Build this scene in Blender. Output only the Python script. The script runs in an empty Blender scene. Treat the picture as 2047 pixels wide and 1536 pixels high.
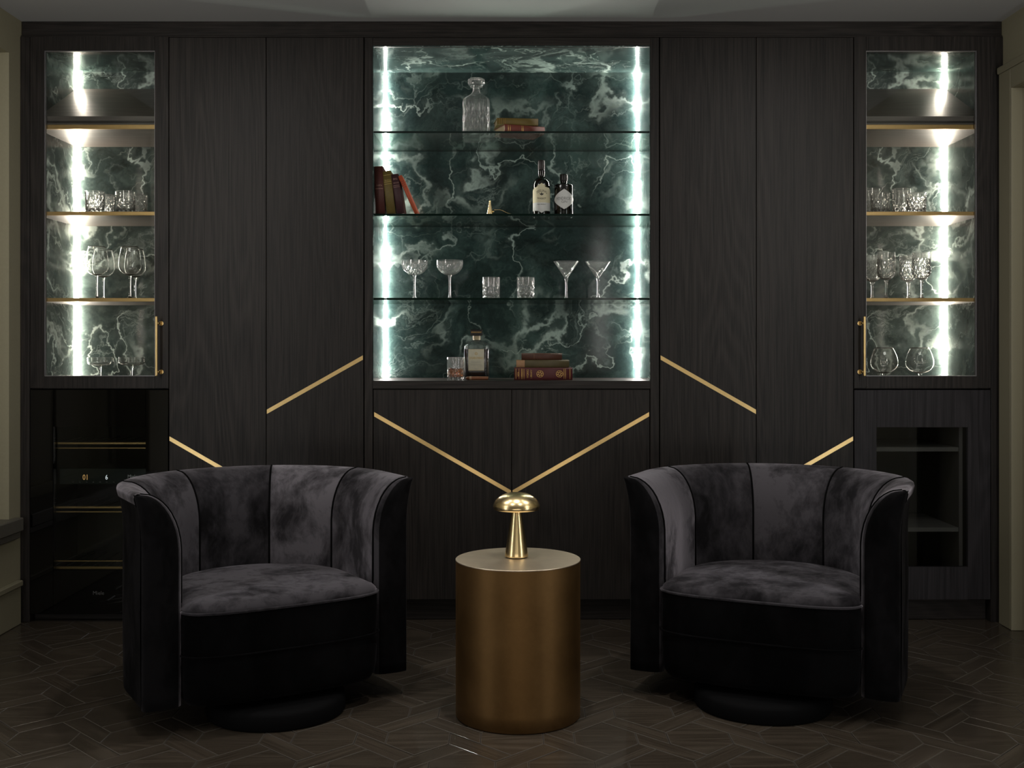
import bpy, math, random
from mathutils import Vector, Matrix
sc = bpy.context.scene
C = sc.collection
PI = math.pi
R = math.radians
# ---------------------------------------------------------------- camera / calibration
F = 2247.0          # focal length in pixels of the 2047 px wide photograph
DF = 2247.0 / 460.0 # distance camera - front plane of the joinery (world y = 0)
EYE = 1.19
cam_d = bpy.data.cameras.new('camera')
cam = bpy.data.objects.new('camera', cam_d)
C.objects.link(cam)
cam.location = (0, -DF, EYE)
cam.rotation_euler = (R(90), 0, 0)
cam_d.sensor_width = 36.0
cam_d.lens = 36.0 * F / 2047.0
cam_d.shift_x = 1.5 / 2047.0
cam_d.shift_y = -71.0 / 2047.0
cam_d.clip_start = 0.05
sc.camera = cam
# ---------------------------------------------------------------- world, lights, exposure
w = bpy.data.worlds.new('world'); sc.world = w; w.use_nodes = True
w.node_tree.nodes['Background'].inputs[0].default_value = (0.6, 0.65, 0.7, 1)
w.node_tree.nodes['Background'].inputs[1].default_value = 0.01
vs = sc.view_settings
vs.view_transform = 'Standard'; vs.look = 'None'; vs.exposure = 0.0; vs.gamma = 1.0
vs.use_curve_mapping = False
sc.cycles.caustics_refractive = False
sc.cycles.caustics_reflective = False
sc.cycles.sample_clamp_indirect = 30.0
sc.cycles.max_bounces = 14
sc.cycles.transmission_bounces = 12
sc.cycles.transparent_max_bounces = 16

LED_SIDE, LED_NICHE = 195.0, 135.0

def spot(x, y, power, ang, blend=0.6, rad=0.045, col=(1.0, 0.95, 0.9), z=2.60, tgt=None):
    l = bpy.data.lights.new('downlight', 'SPOT')
    l.energy = power; l.spot_size = R(ang); l.spot_blend = blend; l.shadow_soft_size = rad
    l.color = col
    o = bpy.data.objects.new('downlight', l); C.objects.link(o); o.location = (x, y, z)
    if tgt:
        d = Vector(tgt) - Vector((x, y, z))
        o.rotation_euler = d.to_track_quat('-Z', 'Y').to_euler()
    return o
def area(x, y, z, sx, sy, power, tgt, col=(1, 1, 1), shape='RECTANGLE'):
    l = bpy.data.lights.new('lamp', 'AREA')  # unseen area light, no fixture built
    l.shape = shape; l.size = sx; l.size_y = sy; l.energy = power; l.color = col
    o = bpy.data.objects.new('lamp', l); C.objects.link(o); o.location = (x, y, z)
    d = Vector(tgt) - Vector((x, y, z))
    o.rotation_euler = d.to_track_quat('-Z', 'Y').to_euler()
    return o
# recessed ceiling downlights over the two armchairs and the drum table
spot(-0.70, -1.25, 40, 60, 0.8, 0.04, tgt=(-0.90, -1.05, 0.4))
spot(0.78, -1.20, 36, 60, 0.8, 0.04, tgt=(0.96, -1.0, 0.4))
spot(0.04, -1.55, 45, 40, 0.8, 0.04, tgt=(0.03, -1.2, 0.5))
spot(-0.62, -2.35, 22, 120, 0.9, 0.04)
spot(0.62, -2.35, 22, 120, 0.9, 0.04)
# two unseen fill panels added under the ceiling to lift the dark oak
for sx in (-1, 1):
    area(sx * 1.35, -1.45, 2.60, .7, .5, 7, (sx * 1.35, -1.449, 0), (1.0, .97, .94))
# unseen tall softbox lights added at the side walls for streaks on glass and brass
for sx in (-1, 1):
    area(sx * 2.10, -2.72, 1.17, .20, 2.1, 10.0, (0, -1.6, 1.25), (.95, .97, 1.0))
# narrow upright unseen area light at the far wall
area(.95, -6.12, 1.7, .10, 1.3, 1.6, (.0, 0, 1.2), (1.0, .97, .92))
# unseen area lights added near the side walls to brighten the ceiling
for sx in (-1, 1):
    area(sx * 1.9, -2.3, 2.0, .2, .9, 6.5, (sx * 1.3, -1.2, 2.62), (1.0, .97, .9))
# low wide fill light added behind the camera for the brass strips to reflect
area(0, -6.1, .42, 3.0, .7, 16, (0, 0, .5), (1.0, .93, .85))

# ---------------------------------------------------------------- pixel helpers
def PX(px, D): return (px - 1022.0) * D / F
def PZ(py, D): return EYE - (py - 697.0) * D / F
def YW(D): return D - DF
def fx(px): return (px - 1022.0) / 460.0
def fz(py): return EYE - (py - 697.0) / 460.0

# ---------------------------------------------------------------- mesh builder
class MB:
    def __init__(s): s.v = []; s.f = []; s.m = []; s.sm = []
    def add(s, vs_, fs, mi=0, smooth=False):
        b = len(s.v); s.v += [tuple(p) for p in vs_]
        for f in fs:
            s.f.append(tuple(b + i for i in f)); s.m.append(mi); s.sm.append(smooth)
        return s
    def box(s, x0, x1, y0, y1, z0, z1, c=0.0, mi=0):
        if x0 > x1: x0, x1 = x1, x0
        if y0 > y1: y0, y1 = y1, y0
        if z0 > z1: z0, z1 = z1, z0
        if c <= 0:
            v = [(x, y, z) for x in (x0, x1) for y in (y0, y1) for z in (z0, z1)]
            f = [(0, 1, 3, 2), (4, 6, 7, 5), (0, 4, 5, 1), (2, 3, 7, 6), (0, 2, 6, 4), (1, 5, 7, 3)]
            return s.add(v, f, mi)
        c = min(c, (x1 - x0) * .45, (y1 - y0) * .45, (z1 - z0) * .45)
        v = []; idx = {}
        X = (x0, x1); Y = (y0, y1); Z = (z0, z1)
        for i in (0, 1):
            for j in (0, 1):
                for k in (0, 1):
                    for a in range(3):
                        p = [X[i], Y[j], Z[k]]
                        sg = (1 if i == 0 else -1, 1 if j == 0 else -1, 1 if k == 0 else -1)
                        for b in range(3):
                            if b != a: p[b] += sg[b] * c
                        idx[(i, j, k, a)] = len(v); v.append(tuple(p))
        f = []
        for i in (0, 1):
            q = [idx[(i, j, k, 0)] for j, k in ((0, 0), (1, 0), (1, 1), (0, 1))]; f.append(q if i else q[::-1])
            q = [idx[(j, i, k, 1)] for j, k in ((0, 0), (1, 0), (1, 1), (0, 1))]; f.append(q[::-1] if i else q)
            q = [idx[(j, k, i, 2)] for j, k in ((0, 0), (1, 0), (1, 1), (0, 1))]; f.append(q if i else q[::-1])
        for a, b in ((0, 0), (0, 1), (1, 0), (1, 1)):
            q = [idx[(a, b, 0, 0)], idx[(a, b, 1, 0)], idx[(a, b, 1, 1)], idx[(a, b, 0, 1)]]; f.append(q)
            q = [idx[(a, 0, b, 0)], idx[(a, 1, b, 0)], idx[(a, 1, b, 2)], idx[(a, 0, b, 2)]]; f.append(q)
            q = [idx[(0, a, b, 1)], idx[(1, a, b, 1)], idx[(1, a, b, 2)], idx[(0, a, b, 2)]]; f.append(q)
        for i in (0, 1):
            for j in (0, 1):
                for k in (0, 1):
                    f.append([idx[(i, j, k, a)] for a in range(3)])
        return s.add(v, f, mi)
    def quad(s, a, b, c, d, mi=0): return s.add([a, b, c, d], [(0, 1, 2, 3)], mi)
    def grid(s, rows, closed_u=False, mi=0, smooth=True):
        n = len(rows); m = len(rows[0]); v = [p for r in rows for p in r]; f = []
        for i in range(n - 1):
            for j in range(m if closed_u else m - 1):
                j2 = (j + 1) % m
                f.append((i * m + j, i * m + j2, (i + 1) * m + j2, (i + 1) * m + j))
        return s.add(v, f, mi, smooth)
    def lathe(s, prof, seg=32, mod=None, c=(0, 0, 0), mi=0, smooth=True, sharp=()):
        # prof: list of (r, z); an r of 0 closes the surface
        v = []; f = []; ring = []
        for i, (r, z) in enumerate(prof):
            if r <= 1e-7:
                ring.append([len(v)]); v.append((c[0], c[1], c[2] + z))
            else:
                ids = []
                for k in range(seg):
                    th = 2 * PI * k / seg
                    rr = mod(i, r, z, th) if mod else r
                    ids.append(len(v)); v.append((c[0] + rr * math.cos(th), c[1] + rr * math.sin(th), c[2] + z))
                ring.append(ids)
        for i in range(len(prof) - 1):
            a, b = ring[i], ring[i + 1]
            for k in range(seg):
                k2 = (k + 1) % seg
                if len(a) == 1 and len(b) == 1: break
                if len(a) == 1: f.append((a[0], b[k2], b[k]))
                elif len(b) == 1: f.append((a[k], a[k2], b[0]))
                else: f.append((a[k], a[k2], b[k2], b[k]))
        return s.add(v, f, mi, smooth)
    def tube(s, pts, rad, seg=10, mi=0, caps=True):
        pts = [Vector(p) for p in pts]; n = len(pts); rows = []
        up = Vector((0, 0, 1)); prev = None
        for i in range(n):
            t = (pts[min(i + 1, n - 1)] - pts[max(i - 1, 0)]).normalized()
            if prev is None:
                a = t.cross(up)
                if a.length < 1e-3: a = t.cross(Vector((1, 0, 0)))
                a.normalize()
            else:
                a = (prev - t * prev.dot(t)).normalized()
            prev = a; b = t.cross(a)
            r = rad[i] if isinstance(rad, (list, tuple)) else rad
            rows.append([tuple(pts[i] + a * (r * math.cos(2 * PI * k / seg)) + b * (r * math.sin(2 * PI * k / seg))) for k in range(seg)])
        base = len(s.v)
        s.grid(rows, True, mi)
        if caps:
            s.f.append(tuple(base + k for k in range(seg))[::-1]); s.m.append(mi); s.sm.append(False)
            s.f.append(tuple(base + (n - 1) * seg + k for k in range(seg))); s.m.append(mi); s.sm.append(False)
        return s
    def ext(s, me_v, me_f, fn, mi=0):
        return s.add([fn(p) for p in me_v], me_f, mi)
    def mesh(s, name):
        me = bpy.data.meshes.new(name)
        me.from_pydata(s.v, [], s.f)
        me.polygons.foreach_set('material_index', s.m)
        me.polygons.foreach_set('use_smooth', s.sm)
        me.update()
        return me

def recalc(me):
    import bmesh
    bm = bmesh.new(); bm.from_mesh(me)
    bmesh.ops.remove_doubles(bm, verts=bm.verts, dist=1e-6)
    bmesh.ops.recalc_face_normals(bm, faces=bm.faces)
    bm.to_mesh(me); bm.free()

def origin_of(o):
    p = Vector((0, 0, 0))
    while o is not None:
        p += o.location; o = o.parent
    return p
def part(name, mb, mats, parent=None, local=False, fix=True):
    """link one mesh object; vertices are in world coordinates unless local"""
    if not local and parent is not None:
        o_ = origin_of(parent)
        mb.v = [(p[0] - o_.x, p[1] - o_.y, p[2] - o_.z) for p in mb.v]
    me = mb.mesh(name)
    if fix: recalc(me)
    for m in (mats if isinstance(mats, (list, tuple)) else [mats]): me.materials.append(m)
    o = bpy.data.objects.new(name, me); C.objects.link(o)
    if parent is not None: o.parent = parent
    return o
def thing(name, label, cat, loc=(0, 0, 0), rz=0, group=None, rot=None):
    o = bpy.data.objects.new(name, None); C.objects.link(o)
    o.empty_display_size = 0.05
    o.location = loc; o.rotation_euler = rot if rot else (0, 0, rz)
    o['label'] = label; o['category'] = cat
    if group: o['group'] = group
    return o
def dup(root, label, loc, rz=None, group=None):
    r = root.copy(); C.objects.link(r); r.location = loc
    if rz is not None: r.rotation_euler = (0, 0, rz)
    r['label'] = label
    if group: r['group'] = group
    for ch in list(root.children):
        c = ch.copy(); C.objects.link(c); c.parent = r
        for g in ch.children:
            d = g.copy(); C.objects.link(d); d.parent = c
    return r
def struct(name, mb, mats, parent=None, fix=True):
    o = part(name, mb, mats, parent, fix=fix)
    o['kind'] = 'structure'
    return o

# ---------------------------------------------------------------- materials
class N:
    def __init__(s, name):
        s.mat = bpy.data.materials.new(name); s.mat.use_nodes = True
        s.nt = s.mat.node_tree; s.nt.nodes.clear()
        s.out = s.nt.nodes.new('ShaderNodeOutputMaterial')
    def n(s, t, **kw):
        nd = s.nt.nodes.new('ShaderNode' + t)
        for k, v in kw.items():
            if k.startswith('_'): setattr(nd, k[1:], v)
        return nd
    def l(s, a, b): s.nt.links.new(a, b)
    def surf(s, sock): s.l(sock, s.out.inputs['Surface'])
    def val(s, nd, **kw):
        for k, v in kw.items(): nd.inputs[k.replace('_', ' ')].default_value = v
        return nd
    def math(s, op, a, b=None, c=None, clamp=False):
        nd = s.nt.nodes.new('ShaderNodeMath'); nd.operation = op; nd.use_clamp = clamp
        for i, x in enumerate((a, b, c)):
            if x is None: continue
            if hasattr(x, 'links'): s.l(x, nd.inputs[i])
            else: nd.inputs[i].default_value = x
        return nd.outputs[0]
    def vmath(s, op, a, b=None, sc_=None):
        nd = s.nt.nodes.new('ShaderNodeVectorMath'); nd.operation = op
        for i, x in enumerate((a, b)):
            if x is None: continue
            if hasattr(x, 'links'): s.l(x, nd.inputs[i])
            else: nd.inputs[i].default_value = x
        if sc_ is not None:
            if hasattr(sc_, 'links'): s.l(sc_, nd.inputs['Scale'])
            else: nd.inputs['Scale'].default_value = sc_
        return nd.outputs[0]
    def coord(s, scale=(1, 1, 1), rot=(0, 0, 0), rnd=0.0):
        tc = s.nt.nodes.new('ShaderNodeTexCoord'); v = tc.outputs['Object']
        if rnd:
            oi = s.nt.nodes.new('ShaderNodeObjectInfo')
            cx = s.nt.nodes.new('ShaderNodeCombineXYZ')
            a = s.math('MULTIPLY', oi.outputs['Random'], rnd)
            b = s.math('MULTIPLY', oi.outputs['Random'], rnd * 1.7)
            s.l(a, cx.inputs[0]); s.l(b, cx.inputs[1]); s.l(a, cx.inputs[2])
            v = s.vmath('ADD', v, cx.outputs[0])
        mp = s.nt.nodes.new('ShaderNodeMapping'); s.l(v, mp.inputs[0])
        mp.inputs['Rotation'].default_value = rot
        mp.inputs['Scale'].default_value = scale
        return mp.outputs[0]
    def noise(s, v, scale, detail=4, rough=.5, dist=0.0, col=False):
        nd = s.nt.nodes.new('ShaderNodeTexNoise'); s.l(v, nd.inputs['Vector'])
        nd.inputs['Scale'].default_value = scale; nd.inputs['Detail'].default_value = detail
        nd.inputs['Roughness'].default_value = rough; nd.inputs['Distortion'].default_value = dist
        return nd.outputs['Color' if col else 'Fac']
    def voro(s, v, scale, feat='DISTANCE_TO_EDGE'):
        nd = s.nt.nodes.new('ShaderNodeTexVoronoi'); nd.feature = feat
        s.l(v, nd.inputs['Vector']); nd.inputs['Scale'].default_value = scale
        return nd.outputs['Distance']
    def ramp(s, f, stops, interp='LINEAR'):
        nd = s.nt.nodes.new('ShaderNodeValToRGB'); s.l(f, nd.inputs[0])
        nd.color_ramp.interpolation = interp
        e = nd.color_ramp.elements
        while len(e) < len(stops): e.new(0.5)
        for el, (p, c) in zip(e, stops):
            el.position = p; el.color = (c, c, c, 1) if isinstance(c, (int, float)) else (*c, 1)
        return nd.outputs['Color']
    def mix(s, f, a, b, typ='MIX'):
        nd = s.nt.nodes.new('ShaderNodeMix'); nd.data_type = 'RGBA'; nd.blend_type = typ
        for sock, x in ((nd.inputs['Factor'], f), (nd.inputs[6], a), (nd.inputs[7], b)):
            if hasattr(x, 'links'): s.l(x, sock)
            elif isinstance(x, (int, float)): sock.default_value = x
            else: sock.default_value = (*x, 1)
        return nd.outputs[2]
    def bsdf(s, **kw):
        nd = s.nt.nodes.new('ShaderNodeBsdfPrincipled')
        for k, v in kw.items():
            sk = nd.inputs[k.replace('_', ' ')]
            if hasattr(v, 'links'): s.l(v, sk)
            elif isinstance(v, tuple) and len(v) == 3: sk.default_value = (*v, 1) if len(sk.default_value) == 4 else v
            else: sk.default_value = v
        s.surf(nd.outputs[0])
        return nd
    def bump(s, h, strength, dist=0.001, bs=None):
        nd = s.nt.nodes.new('ShaderNodeBump'); s.l(h, nd.inputs['Height'])
        nd.inputs['Strength'].default_value = strength; nd.inputs['Distance'].default_value = dist
        if bs: s.l(nd.outputs[0], bs.inputs['Normal'])
        return nd.outputs[0]

def wood(name, dark, light, axis='z', rough=.5, rings=26, rnd=9.0, spec=.27, fine=.5, coat=0.0, bump=.25, grain_scale=1.0):
    m = N(name)
    k = {'z': (1, 1, .11), 'x': (.11, 1, 1), 'y': (1, .11, 1)}[axis]
    kf = {'z': (1, 1, .02), 'x': (.02, 1, 1), 'y': (1, .02, 1)}[axis]
    v = m.coord(tuple(a * grain_scale for a in k), rnd=rnd)
    n1 = m.noise(v, 3.2, 2.0, .5, .3)
    r = m.math('MULTIPLY', n1, rings * 6.283)
    sn = m.math('SINE', r)
    ring = m.math('MULTIPLY_ADD', sn, .5, .5)
    ring = m.math('POWER', ring, 1.6)
    vf = m.coord(tuple(a * grain_scale for a in kf), rnd=rnd)
    pore = m.noise(vf, 190, 3, .6)
    porer = m.ramp(pore, [(.36, 0.0), (.62, 1.0)])
    big = m.noise(m.coord(tuple(a * grain_scale for a in k), rnd=rnd), 1.3, 2, .5)
    rmask = m.ramp(m.noise(m.coord(tuple(a * grain_scale for a in k), rnd=rnd * .7), 2.2, 2, .5), [(.40, .12), (.62, 1.0)])
    a = m.math('MULTIPLY', m.math('MULTIPLY', ring, rmask), .40)
    b = m.math('MULTIPLY_ADD', porer, fine, a)
    c = m.math('MULTIPLY_ADD', big, .22, b)
    fac = m.math('MULTIPLY', c, .9, clamp=True)
    col = m.mix(fac, dark, light)
    bs = m.bsdf(Base_Color=col, Roughness=rough, Specular_IOR_Level=spec, Coat_Weight=coat, Coat_Roughness=.25)
    h = m.math('MULTIPLY_ADD', porer, .6, ring)
    m.bump(h, bump, .0006, bs)
    return m.mat

def marble(name, rnd=0.0, rot=(0.3, 0.5, 0.55), off=0.0, bright=1.0):
    m = N(name)
    tc = m.coord((1, 1, 1), rot, rnd)
    tc = m.vmath('ADD', tc, (off, off * .7, off * 1.3))
    warp = m.noise(tc, 2.6, 5, .55, 0, col=True)
    warp = m.vmath('SUBTRACT', warp, (.5, .5, .5))
    p = m.vmath('ADD', tc, m.vmath('SCALE', warp, None, .55))
    warp2 = m.vmath('SUBTRACT', m.noise(tc, 9, 4, .6, 0, col=True), (.5, .5, .5))
    p2 = m.vmath('ADD', p, m.vmath('SCALE', warp2, None, .10))
    ps = m.nt.nodes.new('ShaderNodeMapping'); m.l(p2, ps.inputs[0]); ps.inputs['Scale'].default_value = (1, .55, 1.9)
    ps = ps.outputs[0]
    # broad veins: ridges of a noise field
    n1 = m.noise(ps, 2.1, 3, .45)
    r1 = m.math('ABSOLUTE', m.math('SUBTRACT', n1, .5))
    v1 = m.ramp(r1, [(0.0, 1.0), (.012, .75), (.03, .12), (.06, 0.0)])
    mask1 = m.ramp(m.noise(tc, 2.3, 2, .5), [(.44, 0.0), (.60, 1.0)])
    v1 = m.math('MULTIPLY', v1, mask1)
    # thin veins
    d = m.voro(ps, 3.4)
    v2 = m.ramp(d, [(0.0, 1.0), (.010, .35), (.028, 0.0)])
    mask2 = m.ramp(m.noise(tc, 3.7, 3, .55), [(.46, 0.0), (.60, 1.0)])
    v2 = m.math('MULTIPLY', v2, mask2)
    n3 = m.noise(ps, 7.5, 4, .55)
    r3 = m.math('ABSOLUTE', m.math('SUBTRACT', n3, .5))
    v3 = m.ramp(r3, [(0.0, .7), (.012, .25), (.035, 0.0)])
    mask3 = m.ramp(m.noise(tc, 3.1, 3, .5), [(.50, 0.0), (.62, 1.0)])
    v3 = m.math('MULTIPLY', v3, mask3)
    # long running veins
    def runs(dirv, fr, seed, wd):
        dp = m.nt.nodes.new('ShaderNodeVectorMath'); dp.operation = 'DOT_PRODUCT'
        m.l(p2, dp.inputs[0]); dp.inputs[1].default_value = dirv
        nn = m.noise(m.vmath('ADD', p2, (seed, seed, seed)), 1.6, 4, .55)
        t_ = m.math('FRACT', m.math('ADD', m.math('MULTIPLY', dp.outputs['Value'], fr), m.math('MULTIPLY', nn, 1.9)))
        r_ = m.math('ABSOLUTE', m.math('SUBTRACT', t_, .5))
        br = m.ramp(m.noise(m.vmath('ADD', tc, (seed, 0, seed)), 3.0, 3, .5), [(.42, 0.0), (.58, 1.0)])
        return m.math('MULTIPLY', m.ramp(r_, [(0.0, 1.0), (wd * .5, .8), (wd, .12), (wd * 2.2, 0.0)]), br)
    v4 = m.math('MAXIMUM', runs((.8, .45, -1.1), 1.5, 1.7, .022), runs((.9, .2, .75), 1.2, 8.3, .014))
    # clouded patches beside the veins
    cl = m.ramp(m.noise(p2, 3.3, 8, .68), [(.50, 0.0), (.66, .55), (.8, 1.0)])
    base = m.ramp(m.noise(p2, 4.5, 9, .66), [(.34, (.006, .0115, .0115)), (.5, (.027, .052, .050)), (.68, (.085, .145, .132))])
    speck = m.noise(tc, 140, 3, .6)
    base = m.mix(m.math('MULTIPLY', speck, .5), base, (.035, .062, .060), 'MIX')
    base = m.mix(m.math('MULTIPLY', cl, .36), base, (.17, .25, .225))
    vv = m.math('MAXIMUM', m.math('MAXIMUM', v1, m.math('MULTIPLY', v2, .35)), m.math('MAXIMUM', m.math('MULTIPLY', v3, .6), v4))
    col = m.mix(m.math('MULTIPLY', vv, .9), base, (.46, .58, .53))
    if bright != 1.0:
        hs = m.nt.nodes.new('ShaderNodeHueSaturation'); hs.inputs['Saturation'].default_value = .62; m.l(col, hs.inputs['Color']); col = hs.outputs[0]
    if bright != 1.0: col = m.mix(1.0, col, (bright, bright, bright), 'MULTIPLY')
    m.bsdf(Base_Color=col, Roughness=.09, Specular_IOR_Level=.5)
    return m.mat

def simple(name, col, rough=.5, metal=0.0, spec=.5, emis=None, es=0.0, noise=0.0, ns=30, **kw):
    m = N(name)
    c = col
    if noise:
        v = m.coord(rnd=3.0)
        f = m.noise(v, ns, 5, .6)
        c = m.mix(f, tuple(x * (1 - noise) for x in col), tuple(min(1, x * (1 + noise)) for x in col))
    d = dict(Base_Color=c, Roughness=rough, Metallic=metal, Specular_IOR_Level=spec)
    if emis: d['Emission_Color'] = emis; d['Emission_Strength'] = es
    d.update(kw)
    m.bsdf(**d)
    return m.mat

M = {}
M['wood'] = wood('dark stained oak', (.008, .0068, .0064), (.041, .034, .0305), 'z', .46)
M['wood_x'] = wood('dark stained oak, level grain', (.008, .0068, .0064), (.041, .034, .0305), 'x', .46)
M['wood_shelf'] = wood('oiled oak shelf', (.055, .047, .043), (.13, .112, .102), 'x', .42, spec=.5)
M['wood_violet'] = wood('dark oak of the low cupboard', (.012, .0105, .012), (.040, .036, .040), 'z', .5)
M['marble'] = marble('green marble', off=0.0)
M['marble_s'] = marble('green marble, side slab', off=5.2, rot=(.5, .2, .9), bright=2.0)  # brightened and greyed in place of haze on the door glass
M['marble_d'] = marble('green marble, cabinet slab', off=9.4, rot=(.1, .6, .8), bright=2.3)  # lightened the same way, haze and light put into the colour
M['marble_b'] = marble('green marble, second slab', off=3.1, rot=(.2, .9, .3))
M['marble_c'] = marble('green marble, third slab', off=7.7, rot=(.6, .3, .2))
M['plank'] = wood('smoked oak parquet', (.026, .020, .014), (.080, .064, .048), 'x', .24, rings=10, rnd=40, spec=.5, fine=.45, bump=.3)
M['block'] = wood('smoked oak parquet block', (.026, .020, .014), (.080, .064, .048), 'x', .24, rings=16, rnd=60, spec=.5, fine=.45, bump=.3, grain_scale=1.3)
M['bevel'] = simple('lacquered plank bevel', (.075, .066, .056), .13, spec=.8)
M['subfloor'] = simple('dark joint', (.004, .0035, .003), .9)
M['paint'] = simple('olive painted wall', (.36, .33, .225), .7, noise=.08, ns=90)
M['paint_trim'] = simple('olive painted trim', (.29, .265, .18), .5)
M['sill'] = simple('grey stone sill', (.13, .12, .10), .45, noise=.15)
M['ceiling'] = simple('ceiling paint', (.50, .50, .50), .85)
M['brass'] = simple('satin brass', (.78, .56, .25), .30, 1.0, noise=.10, ns=60)
M['brass_edge'] = simple('aged brass edging', (.42, .28, .12), .42, 1.0, noise=.12, ns=40)
M['brass_lamp'] = simple('polished satin brass', (.92, .72, .38), .25, 1.0)
M['steel'] = simple('anodised glazing bead', (.30, .29, .30), .4, .7)
M['black'] = simple('black lacquer', (.003, .003, .0032), .25)
M['black_glass'] = simple('black appliance glass', (.0015, .0015, .0017), .04)
M['void'] = simple('black liner', (.004, .004, .004), .8)
M['paper_cream'] = simple('cream label', (.72, .66, .45), .6)
M['paper_white'] = simple('white label', (.70, .70, .68), .6)
M['ink'] = simple('dark ink', (.03, .03, .028), .6)
M['ink_gold'] = simple('gold ink', (.45, .30, .08), .4, .5)
M['ink_grey'] = simple('grey ink', (.22, .22, .22), .6)
M['ink_gilt'] = simple('gilt', (.62, .38, .12), .4, .6)
M['pages'] = simple('old page edges', (.42, .30, .19), .8, noise=.15, ns=200)
M['digit_w'] = simple('white digit', (.8, .8, .8), .5, emis=(.9, .95, 1), es=.8)
M['digit_o'] = simple('amber digit', (.5, .3, .1), .5, emis=(1, .55, .2), es=.45)
M['letter'] = simple('dim grey lettering', (.10, .10, .10), .5)
M['rubber'] = simple('dark base', (.0015, .0015, .0018), .8, spec=.1)
M['cigar'] = simple('cigar leaf', (.20, .075, .032), .65, noise=.25, ns=120)
M['cork'] = simple('dark stopper', (.012, .010, .009), .35)

def led(name, strength, col):
    m = N(name)
    e = m.n('Emission'); e.inputs[0].default_value = (*col, 1); e.inputs[1].default_value = strength
    m.surf(e.outputs[0]); return m.mat
M['led_side'] = led('warm white led', LED_SIDE, (1.0, .88, .74))
M['led_niche'] = led('cool white led', LED_NICHE, (1.0, .90, .84))

def pane_mat(name, tint=(1, 1, 1), ior=1.45, rough=0.0, haze=0.0):
    m = N(name)
    t = m.n('BsdfTransparent'); t.inputs[0].default_value = (*tint, 1)
    g = m.n('BsdfGlossy'); g.inputs['Roughness'].default_value = rough
    fr = m.n('Fresnel'); ge = m.n('NewGeometry')
    # a thin sheet bends no rays here, so both of its faces take the same reflectance
    m.l(m.math('MULTIPLY_ADD', ge.outputs['Backfacing'], 1.0 / ior - ior, ior), fr.inputs[0])
    mx = m.n('MixShader'); m.l(fr.outputs[0], mx.inputs[0]); m.l(t.outputs[0], mx.inputs[1]); m.l(g.outputs[0], mx.inputs[2])
    m.surf(mx.outputs[0]); return m.mat
M['pane'] = pane_mat('clear door glass', (.97, .98, .97), 1.4)
M['cooler_pane'] = pane_mat('tinted cooler glass', (.86, .88, .87), 1.4)
M['shelf_glass'] = pane_mat('glass shelf', (.86, .93, .90), 1.5)
M['shelf_edge'] = simple('green glass edge', (.001, .012, .009), .12, spec=.6)

def glass(name, col=(1, 1, 1), ior=1.5, rough=0.0, whiten=0.0):
    m = N(name)
    g = m.n('BsdfGlass'); g.inputs['Color'].default_value = (*col, 1); g.inputs['IOR'].default_value = ior
    g.inputs['Roughness'].default_value = rough
    if whiten:  # white scatter mixed in to brighten the glass, standing in for glints
        d = m.n('BsdfDiffuse'); d.inputs[0].default_value = (.9, .9, .9, 1)
        t = m.n('BsdfTranslucent'); t.inputs[0].default_value = (.9, .9, .9, 1)
        a = m.n('MixShader'); a.inputs[0].default_value = .5; m.l(d.outputs[0], a.inputs[1]); m.l(t.outputs[0], a.inputs[2])
        b = m.n('MixShader'); b.inputs[0].default_value = whiten; m.l(g.outputs[0], b.inputs[1]); m.l(a.outputs[0], b.inputs[2])
        m.surf(b.outputs[0]); return m.mat
    m.surf(g.outputs[0]); return m.mat
M['glass'] = glass('clear glass', (.985, .99, .985), 1.5, 0.0, .02)
M['crystal'] = glass('cut crystal', (.995, .995, .99), 1.54, .05, .09)
M['whisky'] = glass('whisky', (.95, .55, .22), 1.36)
M['amaretto'] = simple('amaretto', (.035, .006, .003), .08, spec=.6)
M['bottle_dark'] = simple('dark bottle glass', (.004, .003, .0025), .03, spec=.8)

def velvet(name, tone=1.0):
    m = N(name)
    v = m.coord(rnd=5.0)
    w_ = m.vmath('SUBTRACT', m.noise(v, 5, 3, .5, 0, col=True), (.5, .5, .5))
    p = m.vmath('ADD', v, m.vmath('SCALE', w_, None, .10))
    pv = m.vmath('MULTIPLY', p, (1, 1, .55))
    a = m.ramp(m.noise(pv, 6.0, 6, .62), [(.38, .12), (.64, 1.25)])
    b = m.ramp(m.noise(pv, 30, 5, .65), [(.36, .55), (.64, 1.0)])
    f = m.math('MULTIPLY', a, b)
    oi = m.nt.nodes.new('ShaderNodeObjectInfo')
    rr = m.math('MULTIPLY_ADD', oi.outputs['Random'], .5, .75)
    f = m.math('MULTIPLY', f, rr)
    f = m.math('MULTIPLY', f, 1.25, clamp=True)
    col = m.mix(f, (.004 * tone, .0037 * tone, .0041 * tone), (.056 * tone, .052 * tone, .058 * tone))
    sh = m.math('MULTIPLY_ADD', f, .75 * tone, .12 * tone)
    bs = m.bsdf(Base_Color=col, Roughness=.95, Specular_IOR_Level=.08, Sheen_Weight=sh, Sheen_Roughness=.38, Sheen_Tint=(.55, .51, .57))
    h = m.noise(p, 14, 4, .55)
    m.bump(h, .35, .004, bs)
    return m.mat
M['velvet'] = velvet('black velvet')
M['velvet_shaded'] = velvet('black velvet, darkened for shade', .05)  # darkened copy, shade of fronts and shell put into the colour
M['velvet_arm_shaded'] = velvet('black velvet, shaded arm fronts', .10)  # arm faces darkened, their shade put into the colour
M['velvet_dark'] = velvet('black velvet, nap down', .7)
M['velvet_mid_lit'] = velvet('black velvet, nap sideways and lit', 2.0)  # nap tone, also lightened in place of light on the backrest
M['velvet_mid_lit2'] = velvet('black velvet, nap up and lit', 1.2)
M['velvet_edge_lit'] = velvet('black velvet, lit rolled edge', .8)  # lighter copy, overhead light painted along the arm edge
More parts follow.
